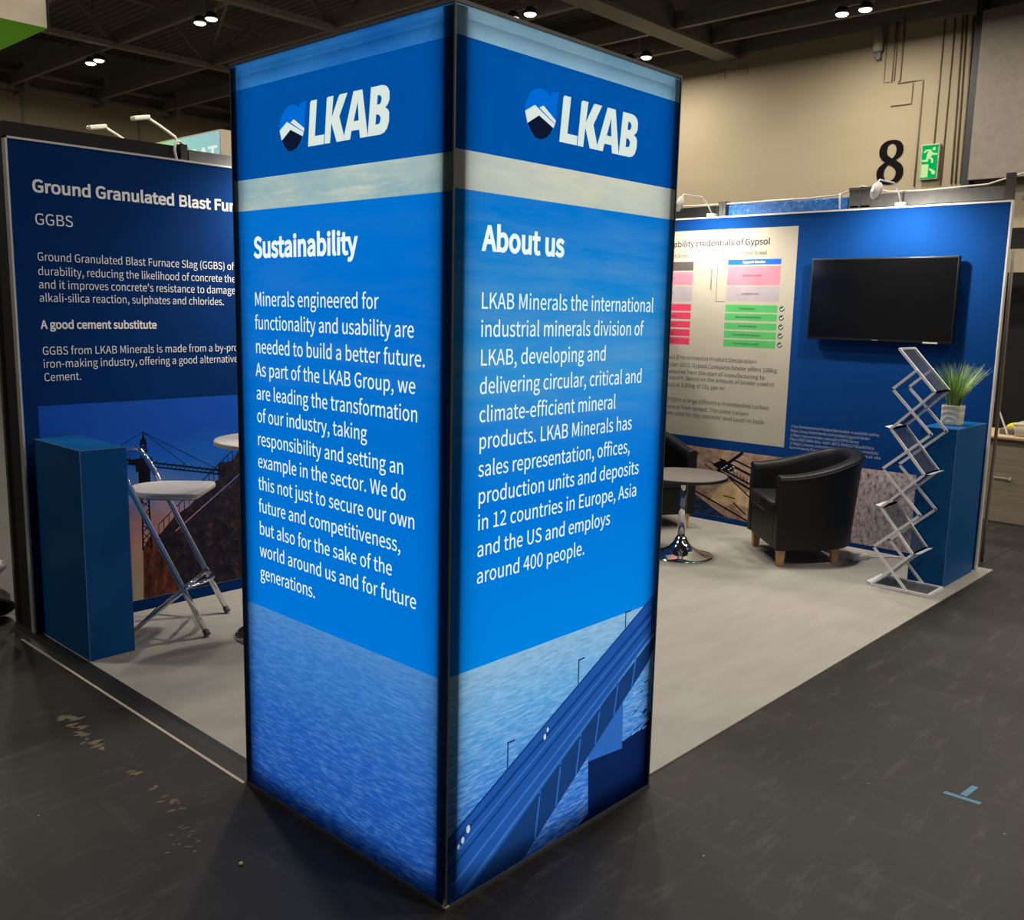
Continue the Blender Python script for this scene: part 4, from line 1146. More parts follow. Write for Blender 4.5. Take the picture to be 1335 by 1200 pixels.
pp += [(line((-2.309, 2.164), (-2.225, 2.164), 0.004), INK), (line((-2.309, 1.829), (-2.222, 1.829), 0.004), INK), (line((-2.307, 1.829), (-2.307, 2.164), 0.004), INK)]
# picture of a gloved hand tying steel bars
q = lambda L_: [(x / 1000, y / 1000) for x, y in L_]
pp += [(rect(-2.66, 0.048, -1.60, 0.618), SA), (q([(-2660, 330), (-2404, 204), (-2109, 60), (-1905, 49), (-2660, 49)]), DE)]
pp += [(q([(-2127, 338), (-2051, 363), (-1931, 290), (-1905, 240), (-1924, 173), (-2039, 183), (-2145, 131), (-2260, 177), (-2200, 290)]), GLV),
       (q([(-1930, 290), (-1800, 300), (-1700, 220), (-1760, 120), (-1924, 173)]), GLV),
       (line((-2140, 0.30), (-2040, 0.245), 0.01), INK)]
pp[-1] = (line((-2.14, 0.235), (-2.02, 0.225), 0.009), INK)
pp.append((line((-2.04, 0.19), (-1.92, 0.105), 0.012), INK))
for a, b, w in (((-2.187, 0.537), (-1.62, 0.345), 0.020), ((-2.247, 0.484), (-1.62, 0.268), 0.016), ((-2.197, 0.441), (-1.62, 0.215), 0.020),
                ((-2.063, 0.549), (-1.62, 0.41), 0.014), ((-2.10, 0.398), (-1.75, 0.16), 0.012), ((-2.46, 0.255), (-1.90, 0.02), 0.014), ((-1.976, 0.617), (-2.204, 0.433), 0.026),
                ((-2.33, 0.475), (-2.25, 0.44), 0.010)):
    pp.append((line(a, (b[0], max(b[1], 0.056)), w), INK))
pp.append((q([(-2313, 524), (-2240, 495), (-2201, 515), (-2140, 540), (-2100, 500), (-2045, 500), (-2060, 450), (-2133, 436), (-2214, 460)]), INK))
for i in range(7):
    x = -2.17 + 0.021 * i
    pp.append((line((x, 0.455 + (i % 3) * 0.016), (x + 0.016, 0.462 + (i % 3) * 0.014), 0.007), WH))
for i in range(6):
    x = -2.05 + 0.03 * i
    pp.append((line((x, 0.46 - 0.013 * i), (x + 0.006, 0.40 - 0.010 * i), 0.007), INK))
pp.append((rect(-1.028, 0.040, -0.45, 0.618), GR))
pp = [([(min(max(x, -3.1899), -WY0 - 0.0001), min(max(z, 0.0001), 2.4999)) for x, z in Q], m_) for Q, m_ in pp]
painted(pp, lambda u, z: MW2(u, z), mb)
gr = mb.build('printed_textile', mats, rw, ORG, fix=False)
mb = MB()
mb.box(XW - 0.006, WY0 - 0.010, 0.0, XW + 0.035, WY0 + 0.001, 2.510)
mb.box(XW - 0.006, WY0, 2.498, XW + 0.035, 3.19, 2.510)
mb.build('edge_frame', plain('white_edge_profile', S(214, 208, 198), 0.4), rw, ORG)
mb = MB()
mb.box(XW + 0.002, WY0 + 0.002, 0.0, XW + 0.034, 3.19, 2.497)
mb.build('backing', M_BLACK, rw, ORG)
MT2 = lambda u, z: MW2(u, z, E_)
hw = advance('ability credentials of Gypsol')
lettering('poster_heading', [('Sustainability credentials of Gypsol', -1.850 - (2.737 - 1.848) * advance('Sustainability credentials of Gypsol') / hw, 2.277, None)], 0.046, MT2, M_LETTERDARK, gr,
          square=1.22, bold=0.02, xs=(2.737 - 1.848) / (hw * 0.046), off=ORG)
lettering('poster_caption', [('Gypsol Screed', -2.105, 2.198, -1.873), ('Cement Screed', -2.827, 2.190, -2.586)], 0.030, MT2, M_LETTERBODY, gr, square=1.22, off=ORG)
bw = advance('Gypsol Complete binder offers 108kg')
BT = [('Product Environmental Product Declaration¹', -1.897, 1.345), ('December 2022, Gypsol Complete binder offers 108kg', -1.723, 1.283),
      ('measured from the start of manufacturing to', -1.826, 1.223), ('Runcorn. Based on the amount of binder used in', -1.737, 1.172),
      ('out at 2.96kg of CO₂ per m²', -2.171, 1.112), ('highlights a large difference in embodied carbon', -1.771, 0.985),
      ('types of floor screed. The same carbon', -1.948, 0.922), ('been used for the concrete⁴ and sand⁵ in both', -1.807, 0.866)]
bx = (2.737 - 1.897) / (advance('uct Environmental Product Declaration¹') * 0.032)
bl_ = []
for s, xr, z in BT:
    bl_.append((s, xr - advance(s) * 0.032 * bx, z, xr))
# only the part of each line that fits on the poster
fit = []
for s, x0, z, xr in bl_:
    while x0 < -3.10:
        s = s.split(' ', 1)[1]
        x0 = xr - advance(s) * 0.032 * bx
    fit.append((s, x0, z, None))
lettering('poster_lettering', fit, 0.032, MT2, M_LETTERBODY, gr, square=1.22, bold=-0.004, xs=bx, off=ORG)
lettering('chart_lettering', [('Gypsol binder', -2.08, 2.135, -1.88)], 0.016, MT2, M_LETTERWHITE, gr, square=1.2, bold=0.03, off=ORG)
lettering('chart_small_print', [('Embodied in binder', -2.075, 2.030, -1.89), ('Embodied in sand', -2.075, 1.888, -1.91), ('108kg CO₂ per m²', -2.09, 1.771, -1.88),
                                ('Reduced manual handling', -2.12, 1.703, -1.85), ('Improved cohesion', -2.09, 1.632, -1.89), ('Faster install and drying time', -2.135, 1.562, -1.85),
                                ('Thinner and lighter screeds', -2.13, 1.492, -1.86), ('in binder', -2.78, 2.015, -2.67), ('in sand', -2.78, 1.886, -2.69),
                                ('CO₂ per m²', -2.80, 1.770, -2.68), ('handling', -2.76, 1.702, -2.61), ('cohesion', -2.76, 1.630, -2.64), ('drying', -2.76, 1.560, -2.66), ('screeds', -2.77, 1.488, -2.61)],
          0.015, MT2, plain('chart_ink', S(66, 72, 74), 0.9, spec=0.04), gr, square=1.2, xs=0.9, off=ORG)
lettering('chart_axis_lettering', [('Embodied carbon', 0, 0, None)], 0.017, lambda a, b: MW2(-2.352 - b, 1.925 + a, E_), M_LETTERBODY, gr, square=1.2, xs=0.9, off=ORG)
lettering('footnote_lettering', [('1 Our Environmental Product Declaration is available online:', -1.574, 0.865, -0.874), ('https://www.lkabminerals.com/products/gypsol-binder', -1.574, 0.831, -0.943),
                                 ('2 https://api.environdec.com/api/v1/EPDLibrary/', -1.574, 0.797, -1.02), ('Files/d3b7186b-96ec-4a67-dd73-08db21756aa8/Data', -1.576, 0.764, -0.907),
                                 ('3 https://www.concretecentre.com/environmental/', -1.574, 0.731, -0.87), ('lonment/fact-sheet-environmental-do', -1.574, 0.698, -0.85)],
          0.021, MT2, M_LETTERGREY, gr, square=1.15, bold=-0.004, off=ORG)

# ------------------------------------------------------------------ plinths
def plinth(x0, y0, x1, y1, h, label):
    c = ((x0 + x1) / 2, (y0 + y1) / 2, 0)
    t = thing('plinth', label, 'plinth', c)
    m = MB()
    m.box(x0, y0, 0.006, x1, y1, h)
    m.build('body', M_PLINTH, t, c, bevel=0.002)
    m = MB()
    e = 0.0022
    m.box(x0 - 0.001, y0 - 0.001, 0.006, x0 + e, y0 + e, h + 0.001)
    m.box(x0 - 0.001, y0 - 0.001, h - e, x1, y0 + e, h + 0.001)
    m.box(x0 - 0.001, y0 - 0.001, h - e, x0 + e, y1, h + 0.001)
    m.build('edge_trim', M_PLINTHEDGE, t, c)
    return t


plinth(0.101, 2.618, 0.326, 3.162, 1.037, 'blue plinth in front of the left display wall, beside the bar stool')
plinth(4.533, 0.138, 5.106, 0.367, 1.0415, 'blue plinth under the potted grass at the right end of the stand')

# ------------------------------------------------------------------ television
C0 = (XW, 0.932, 1.56)
tv = thing('television', 'black flat television switched off on the bright blue wall', 'television', C0)
x0, x1 = 5.090, 5.128
mb = MB()
mb.box(x0, 0.404, 1.560, x1, 1.460, 2.155, bev=0.006)
mb.build('casing', plain('black_plastic', (0.010, 0.010, 0.011, 1), 0.35), tv, C0)
mb = MB()
mb.box(x0 - 0.0015, 0.417, 1.579, x0 + 0.002, 1.447, 2.143)
mb.build('screen', plain('dark_screen_glass', (0.003, 0.003, 0.0035, 1), 0.12, var=0.02), tv, C0)
mb = MB()
mb.box(5.12, 0.60, 1.65, 5.150, 1.26, 2.0)
mb.box(5.145, 0.80, 1.72, XW - 0.001, 1.06, 1.95)
mb.build('wall_bracket', M_BLACK, tv, C0)
mb = MB()
mb.box(x0 - 0.003, 0.915, 1.565, x0, 0.960, 1.572)
mb.build('badge', M_ALU, tv, C0)
mb = MB()
mb.box(x0 - 0.003, 0.50, 1.5585, x0, 0.60, 1.568)
mb.build('sticker', M_WHITEPLASTIC, tv, C0)

# ------------------------------------------------------------------ bar stool
A0, B0 = Vector((0.688, 2.549, 0.0)), Vector((0.965, 2.820, 0.0))
nv = (B0 - A0).normalized()
dv = Vector((-nv.y, nv.x, 0))                        # backwards, away from the viewer
SO = (0.70, 2.82, 0.006)
st = thing('bar_stool', 'white bar stool with slanting chrome legs behind the left blue plinth', 'bar stool', SO)
side = [(0.004, 0.016), (0.12, 0.262), (0.24, 0.51), (0.345, 0.733), (0.385, 0.82), (0.425, 0.89), (0.455, 0.925), (0.478, 0.938)]
R_ = 0.0155


def onlegs(a, d, z):
    return a + dv * d + Vector((0, 0, z))


for a in (A0, B0):
    m = MB()
    m.tube([onlegs(a, d, z) for d, z in side], R_, 14)
    lg = m.build('front_leg', M_CHROME, st, SO)
    m = MB()
    m.tube([onlegs(a, 0.003, 0.0145), onlegs(a, 0.014, 0.038)], 0.0172, 14)
    m.build('foot_cap', M_ALUDULL, lg, SO)
mb = MB()
pts = []
for i in range(13):
    f = i / 12
    bulge = math.sin(f * PI)
    pts.append(A0.lerp(B0, f) + dv * (0.478 + 0.012 * min(1, bulge * 2)) + Vector((0, 0, 0.938 + 0.006 * min(1, bulge * 2))))
mb.tube(pts, R_, 14)
mb.build('back_rail', M_CHROME, st, SO)
# seat: flat at the back, rounded front, between the two legs
mid = (A0 + B0) / 2
def seatpt(n_, d_, z):
    return mid + nv * n_ + dv * d_ + Vector((0, 0, z))
out = []
for i in range(25):
    a = PI * i / 24
    out.append((0.185 * math.cos(a), 0.16 - 0.24 * math.sin(a) ** 0.8 if math.sin(a) > 0 else 0.16))
out = [(0.185, 0.30), (0.175, 0.322), (0.155, 0.33)][::-1] + out[:] + [(-0.185, 0.30), (-0.175, 0.322), (-0.155, 0.33)]
mb = MB()
rows = []
for z, s in ((0.733, 0.955), (0.737, 0.985), (0.745, 1.0), (0.757, 1.0), (0.763, 0.985), (0.766, 0.955)):
    rows.append([seatpt(x * s, 0.20 + (0.20 - y - 0.03) * s, z) for x, y in out])
mb.grid(rows, closed_u=True, cap=True)
mb.build('seat', M_WHITE, st, SO)
mb = MB()
mb.bar(seatpt(-0.19, 0.338, 0.724), seatpt(0.19, 0.338, 0.724), 0.02, 0.016)
mb.bar(seatpt(-0.14, 0.338, 0.726), seatpt(-0.12, 0.08, 0.726), 0.02, 0.012)
mb.bar(seatpt(0.14, 0.338, 0.726), seatpt(0.12, 0.08, 0.726), 0.02, 0.012)
mb.build('seat_bracket', M_CHROME, st, SO)
# bowed foot rest
mb = MB()
pts = []
for i in range(17):
    f = i / 16
    b = math.sin(f * PI)
    pts.append(onlegs(A0, 0.115, 0.262).lerp(onlegs(B0, 0.115, 0.262), -0.03 + 1.06 * f) - dv * (0.085 * b) + Vector((0, 0, 0.012)))
mb.tube(pts, 0.017, 12, flat=(1.0, 0.55))
mb.build('foot_rest', M_CHROME, st, SO)
mb = MB()
mb.tube([onlegs(A0, 0.115, 0.262), onlegs(B0, 0.115, 0.262)], 0.011, 12)
mb.build('cross_bar', M_CHROME, st, SO)
# rear sled legs
for a in (A0, B0):
    m = MB()
    sgn = 1 if a is A0 else -1
    m.tube([onlegs(a, 0.115, 0.255) + nv * 0.025 * sgn, onlegs(a, 0.25, 0.145) + nv * 0.025 * sgn, onlegs(a, 0.40, 0.022) + nv * 0.025 * sgn], 0.011, 12)
    m.build('rear_leg', M_CHROME, st, SO)
mb = MB()
mb.tube([onlegs(A0, 0.40, 0.019) + nv * 0.02, onlegs(B0, 0.40, 0.019) - nv * 0.02], 0.011, 12)
mb.build('floor_bar', M_CHROME, st, SO)


# ------------------------------------------------------------------ pedestal tables
def pedestal_table(name, cx, cy, h, R, rb, mtop, medge, label, cat):
    o0 = (cx, cy, 0.006)
    t = thing(name, label, cat, o0)
    m = MB()
    m.lathe([(0.001, -0.024), (R - 0.006, -0.024), (R, -0.020), (R, -0.004), (R - 0.004, 0.0), (R - 0.0045, 0.0002)], 72, c=(cx, cy, h), smooth=False, m=1)
    m.lathe([(R - 0.0045, 0.0003), (0.001, 0.0005)], 72, c=(cx, cy, h), smooth=False, m=0)
    m.build('tabletop', [mtop, medge], t, o0)
    m = MB()
    m.lathe([(0.028, 0.11), (0.028, h - 0.024)], 28, c=(cx, cy, 0))
    m.lathe([(0.10, -0.030), (0.10, -0.024)], 28, c=(cx, cy, h), smooth=False)
    m.build('column', M_CHROME, t, o0)
    m = MB()
    prof = [(rb - 0.004, 0.006), (rb, 0.010), (rb - 0.002, 0.018), (rb * 0.93, 0.024), (rb * 0.72, 0.036), (rb * 0.52, 0.052), (rb * 0.36, 0.075), (rb * 0.24, 0.105), (0.042, 0.135), (0.034, 0.150), (0.030, 0.152)]
    m.lathe(prof, 56, c=(cx, cy, 0))
    m.build('trumpet_base', M_CHROME, t, o0)
    return t


M_TAUPE = plain('taupe_laminate', S(104, 96, 92), 0.45, var=0.04)
pedestal_table('coffee_table', 3.97, 1.77, 0.60, 0.305, 0.235, M_TAUPE, M_BLACK, 'low round dark-topped coffee table on a chrome trumpet base', 'coffee table')
pedestal_table('bar_table', 0.978, 2.345, 1.05, 0.30, 0.222, M_WHITE, M_WHITE, 'tall round white bar table half hidden behind the tower', 'bar table')

# ------------------------------------------------------------------ tub armchairs
t_l = NT('black_leather')
f = t_l.noise(s=90, detail=4, rough=0.6)
M_LEATHER = t_l.principled((0.008, 0.008, 0.009, 1), 0.46, bump=f, bumpd=0.0015, spec=0.32)
M_WOOD = plain('pale_beech', S(196, 152, 100), 0.5, var=0.12, scale=12)


def tub_path(n=48):
    """plan of the shell's mid line from the left arm front round the back to the right arm front: (x, y, height)"""
    res = []
    for i in range(n + 1):
        s = i / n
        a = PI * s
        # super-ellipse back half, straight arms
        cx, sy = math.cos(a), math.sin(a)
        p = 0.62
        x = -0.300 * math.copysign(abs(cx) ** p, cx)
        y = 0.27 - 0.575 * abs(sy) ** 0.80
        h = 0.640 + 0.145 * max(0.0, sy) ** 1.5
        res.append((x, y, h))
    return res


def tub_chair(c, rz, label):
    t = thing('tub_armchair', label, 'armchair', (c[0], c[1], 0.006), rz, 'black tub armchairs at the coffee table')
    path = tub_path()
    m = MB()
    rows = []
    N = len(path)
    for i, (x, y, h) in enumerate(path):
        p0, p1 = path[max(0, i - 1)], path[min(N - 1, i + 1)]
        tx, ty = p1[0] - p0[0], p1[1] - p0[1]
        L_ = math.hypot(tx, ty)
        nx, ny = ty / L_, -tx / L_                     # outward
        if x * nx + (y + 0.05) * ny < 0:
            nx, ny = -nx, -ny
        back_ = max(0.0, math.sin(PI * i / (N - 1)))
        lean = 0.055 * back_                           # the shell flares outwards to the back
        def at(o, z):
            k = max(0.0, (z - 0.12) / (h - 0.12))
            return (x + nx * (o + lean * k), y + ny * (o + lean * k), z)
        w = 0.040
        ring = [at(-w, 0.125), at(w - 0.006, 0.115), at(w, 0.14), at(w, 0.30), at(w, h - 0.05), at(w + 0.006, h - 0.026), at(w + 0.004, h - 0.008), at(w - 0.012, h), at(0, h + 0.004), at(-w + 0.012, h), at(-w - 0.004, h - 0.014), at(-w - 0.004, h - 0.06), at(-w, 0.40), at(-w, 0.25)]
        rows.append(ring)
    m.grid(rows, closed_u=True, cap=True)
    sh = m.build('shell', M_LEATHER, t)
    md = sh.modifiers.new('soft_edges', 'BEVEL')
    md.width = 0.010
    md.segments = 3
    md.limit_method = 'ANGLE'
    md.angle_limit = math.radians(50)
    # raised seam along the outer rim and arm fronts
    m = MB()
    m.tube([(r[5][0], r[5][1], r[5][2]) for r in rows], 0.005, 8)
    m.build('piping', M_LEATHER, sh)
    # seat block and cushion
    m = MB()
    plan = [(x * 0.86, min(y, 0.262) * 0.90 + 0.026) for x, y, h in path]
    plan[0] = (plan[0][0], 0.268)
    plan[-1] = (plan[-1][0], 0.268)
    m.prism(plan, 0.12, 0.36)
    m.build('seat_base', M_LEATHER, t, bevel=0.012)
    m = MB()
    pl_ = [(x * 0.85, min(y, 0.262) * 0.86 + 0.03) for x, y, h in path]
    pl_[0] = (pl_[0][0], 0.285)
    pl_[-1] = (pl_[-1][0], 0.285)
    rws = []
    cx0, cy0 = 0.0, 0.05
    for z, s_ in ((0.345, 0.96), (0.350, 0.995), (0.365, 1.0), (0.425, 1.0), (0.442, 0.985), (0.450, 0.95), (0.456, 0.75), (0.459, 0.3)):
        rws.append([(cx0 + (x - cx0) * s_, cy0 + (y - cy0) * s_, z) for x, y in pl_])
    m.grid(rws, closed_u=True, cap=True)
    m.build('seat_cushion', M_LEATHER, t)
    for x, y in ((-0.28, 0.215), (0.28, 0.215), (-0.185, -0.205), (0.185, -0.205)):
        m = MB()
        m.grid([[(x + a * s, y + b * s, z) for a, b in ((-1, -1), (1, -1), (1, 1), (-1, 1))] for z, s in ((0.0, 0.021), (0.13, 0.030))], closed_u=True, smooth=False, cap=True)
        m.build('leg', M_WOOD, t, bevel=0.003)
    return t


tub_chair((4.600, 1.190), math.atan2(0.714, 0.70), 'black leather tub armchair with pale wooden legs beside the literature stand')
tub_chair((4.629, 2.575), 2.618, 'black leather tub armchair half hidden by the tower, behind the coffee table')

# ------------------------------------------------------------------ zig-zag literature stand
XS, SWD = 4.249, 0.248
LO = (XS + SWD / 2, 0.31, 0.006)
ls = thing('literature_stand', 'silver folding zig-zag brochure stand in front of the right blue plinth', 'brochure stand', LO)
VV = [(0.437, 1.541), (0.201, 1.288), (0.449, 1.040), (0.220, 0.774), (0.469, 0.530), (0.247, 0.262), (0.484, 0.022)]
EE = [(0.319, 1.414), (0.455, 1.290), (0.196, 1.029), (0.476, 0.781), (0.218, 0.519), (0.493, 0.269), (0.259, 0.020)]
M_SMOKE = bpy.data.materials.new('smoked_acrylic')
t_ = NT('smoked_acrylic_sheet')
g_ = t_.n('ShaderNodeBsdfTransparent')
g_.inputs[0].default_value = (0.72, 0.74, 0.76, 1)
gl_ = t_.n('ShaderNodeBsdfPrincipled')
gl_.inputs['Base Color'].default_value = (0.30, 0.31, 0.33, 1)
gl_.inputs['Roughness'].default_value = 0.15
ms_ = t_.n('ShaderNodeMixShader')
ms_.inputs[0].default_value = 0.12
t_.l(g_.outputs[0], ms_.inputs[1])
t_.l(gl_.outputs[0], ms_.inputs[2])
t_.l(ms_.outputs[0], t_.out.inputs['Surface'])
bpy.data.materials.remove(M_SMOKE)
M_SMOKE = t_.m
M_STANDALU = plain('satin_silver_bar', (0.88, 0.88, 0.90, 1), 0.42, 0.10, var=0.03)
bw_ = 0.015
for i in range(6):
    a, b = VV[i], VV[i + 1]
    m = MB()
    for xx in (XS, XS + SWD):
        m.bar((xx, a[0], a[1]), (xx, b[0], b[1]), bw_, bw_, side=(1, 0, 0))
    d = Vector((0, b[0] - a[0], b[1] - a[1])).normalized()
    lo = b if b[1] < a[1] else a
    m.bar((XS, a[0], a[1]), (XS + SWD, a[0], a[1]), bw_, bw_ * 0.8)
    m.bar((XS, b[0], b[1]), (XS + SWD, b[0], b[1]), bw_, bw_ * 0.8)
    # lip that stops the brochures from sliding off
    q_ = d.cross(Vector((1, 0, 0)))
    if q_.z < 0:
        q_ = -q_
    e0 = Vector((XS + 0.004, b[0], b[1]))
    e1 = Vector((XS + SWD - 0.004, b[0], b[1]))
    m.face([e0, e1, e1 + q_ * 0.035 + d * 0.02, e0 + q_ * 0.035 + d * 0.02])
    m.face([e0 + d * 0.002, e0 + q_ * 0.035 + d * 0.022, e1 + q_ * 0.035 + d * 0.022, e1 + d * 0.002])
    tr_ = m.build('tray_frame', M_STANDALU, ls, LO)
    m = MB()
    A_ = [Vector((XS + 0.008, a[0], a[1])) + d * 0.008, Vector((XS + SWD - 0.008, a[0], a[1])) + d * 0.008,
          Vector((XS + SWD - 0.008, b[0], b[1])) - d * 0.008, Vector((XS + 0.008, b[0], b[1])) - d * 0.008]
    nn = q_ * 0.002
    m.grid([[p - nn for p in A_], [p + nn for p in A_]], closed_u=True, smooth=False, cap=True)
    m.build('acrylic_sheet', M_SMOKE, tr_, LO)
for k_, xx in enumerate((XS - 0.012, XS + SWD + 0.012)):
    for i in range(6):
        a, b = EE[i], EE[i + 1]
        m = MB()
        m.bar((xx, a[0], a[1]), (xx, b[0], b[1]), 0.008, 0.017, side=(1, 0, 0))
        for (y, z) in (a, b):
            m.tube([(xx - 0.010, y, z), (xx + 0.010, y, z)], 0.007, 10)
        m.build('link_bar', M_STANDALU, ls, LO)
mb = MB()
mb.bar((XS, 0.13, 0.016), (XS, 0.49, 0.016), 0.018, 0.018, side=(1, 0, 0))
mb.bar((XS + SWD, 0.13, 0.016), (XS + SWD, 0.49, 0.016), 0.018, 0.018, side=(1, 0, 0))
mb.bar((XS, 0.13, 0.016), (XS + SWD, 0.13, 0.016), 0.018, 0.018, side=(0, 1, 0))
mb.bar((XS, 0.49, 0.016), (XS + SWD, 0.49, 0.016), 0.018, 0.018, side=(0, 1, 0))
bs_ = mb.build('base_frame', M_STANDALU, ls, LO)
mb = MB()
mb.box(XS + 0.008, 0.138, 0.012, XS + SWD - 0.008, 0.482, 0.018)
mb.build('acrylic_sheet', M_SMOKE, bs_, LO)

# ------------------------------------------------------------------ potted grass on the right plinth
PO = (4.80, 0.262, 1.0432)
pg = thing('potted_grass', 'green ornamental grass in a square white patterned pot', 'potted plant', PO)
mb = MB()
hw_ = 0.059
rows = []
for z, s in ((0.0, 0.9), (0.004, 0.94), (0.02, 0.97), (0.125, 1.0), (0.130, 0.985), (0.130, 0.90), (0.112, 0.89)):
    ring = []
    for cx, cy, a0 in ((1, 1, 0), (-1, 1, PI / 2), (-1, -1, PI), (1, -1, 1.5 * PI)):
        for j in range(4):
            a = a0 + j * PI / 6
            ring.append((PO[0] + s * (cx * (hw_ - 0.012) + 0.012 * math.cos(a)), PO[1] + s * (cy * (hw_ - 0.012) + 0.012 * math.sin(a)), PO[2] + z))
    rows.append(ring)
mb.grid(rows, closed_u=True, smooth=False, cap=True)
t_p = NT('whitewashed_pot')
wv = t_p.n('ShaderNodeTexWave', wave_type='RINGS')
wv.inputs['Scale'].default_value = 9
wv.inputs['Distortion'].default_value = 3
t_p.l(t_p.co(), wv.inputs['Vector'])
M_POT = t_p.principled(t_p.ramp(wv.outputs['Fac'], [(0.3, S(200, 191, 172)), (0.7, S(212, 204, 186))]), 0.8, bump=wv.outputs['Fac'], bumpd=0.004)
mb.build('pot', M_POT, pg, PO)
mb = MB()
mb.box(PO[0] - 0.050, PO[1] - 0.050, PO[2] + 0.10, PO[0] + 0.050, PO[1] + 0.050, PO[2] + 0.116)
mb.build('soil', plain('dark_soil', (0.03, 0.022, 0.015, 1), 0.95), pg, PO)
rnd = random.Random(11)
mb = MB()
for i in range(330):
    a = rnd.random() * 2 * PI
    r0 = 0.034 * math.sqrt(rnd.random())
    reach = (0.03 + 0.17 * rnd.random() ** 0.7)
    L_ = 0.30 + 0.06 * rnd.random() - reach * 0.25
    bx, by = PO[0] + r0 * math.cos(a), PO[1] + r0 * math.sin(a)
    sdx, sdy = -math.sin(a + 0.6), math.cos(a + 0.6)
    w = 0.0026
    seg = []
    for j in range(5):
        f = j / 4
        o_ = reach * f ** 1.35
        px, py, pz = bx + o_ * math.cos(a), by + o_ * math.sin(a), PO[2] + 0.112 + L_ * f - 0.03 * f * f
        ww = w * (1 - f * 0.92)
        seg.append(((px - sdx * ww, py - sdy * ww, pz), (px + sdx * ww, py + sdy * ww, pz)))
    mb.grid([list(s) for s in seg], m=i % 3)
mb.build('foliage', [plain('grass_green', S(118, 158, 66), 0.6), plain('grass_pale_green', S(178, 202, 112), 0.6), plain('grass_deep_green', S(80, 122, 50), 0.6)], pg, PO, fix=False)

# ------------------------------------------------------------------ wall-top lamps, beams, cables
def arm_lamp(y, label, yaw=-0.62, watt=SPOT_WATT, hx=4.62, hz=2.560, dy=-0.035):
    o0 = (XW, y, 2.51)
    t = thing('arm_spotlight', label, 'spotlight', o0, 0, 'white arm spotlights on the wall tops')
    m = MB()
    m.box(XW - 0.028, y - 0.035, 2.508, XW + 0.030, y + 0.035, 2.535, bev=0.006)
    m.build('clamp', M_WHITEPLASTIC, t, o0)
    m = MB()
    hy = y + dy
    m.tube([(XW, y, 2.53), (XW - 0.08, y + dy * 0.2, 2.60), (XW - 0.20, y + dy * 0.55, 2.645), (hx + 0.06, hy, 2.635), (hx, hy, hz + 0.02)], 0.006, 10)
    m.build('arm', M_WHITEPLASTIC, t, o0)
    d = Vector((math.cos(yaw), math.sin(yaw), -0.15)).normalized()
    u = d.cross(Vector((0, 0, 1))).normalized()
    w = d.cross(u)
    H = Vector((hx, hy, hz))
    m = MB()
    for a, b in (((0.012, -0.022), (0.030, -0.012)), ((0.030, -0.012), (0.058, 0.0)), ((0.050, 0.0), (0.056, 0.006)), ((0.056, 0.006), (0.056, 0.016))):
        rows = [[H + d * e + (u * math.cos(k * PI / 14) + w * math.sin(k * PI / 14)) * r for k in range(28)] for r, e in (a, b)]
        m.grid(rows, closed_u=True)
    m.grid([[H + d * 0.016 + (u * math.cos(k * PI / 14) + w * math.sin(k * PI / 14)) * r for k in range(28)] for r in (0.056, 0.050)], closed_u=True)
    hd = m.build('lamp_head', M_WHITEPLASTIC, t, o0, fix=False)
    m = MB()
    m.face([H + d * 0.015 + (u * math.cos(k * PI / 14) + w * math.sin(k * PI / 14)) * 0.056 for k in range(28)])
    m.build('lens', emitter('spot_lens', (1, 0.95, 0.85, 1), 3.0), hd, o0, fix=False)
    L = bpy.data.lights.new('spotlight_beam', 'SPOT')
    L.energy = watt
    L.color = (1.0, 0.95, 0.86)
    L.spot_size = math.radians(155)
    L.spot_blend = 0.9
    L.shadow_soft_size = 0.035
    lo = bpy.data.objects.new('spotlight_beam', L)
    COL.objects.link(lo)
    lo.location = H + d * 0.03
    aim = Vector((0.50, 0.0, -0.86))
    lo.rotation_euler = aim.to_track_quat('-Z', 'Y').to_euler()
    return t


arm_lamp(0.860, 'white arm spotlight on the wall top above the television')
arm_lamp(2.387, 'white arm spotlight on the wall top close to the tower')

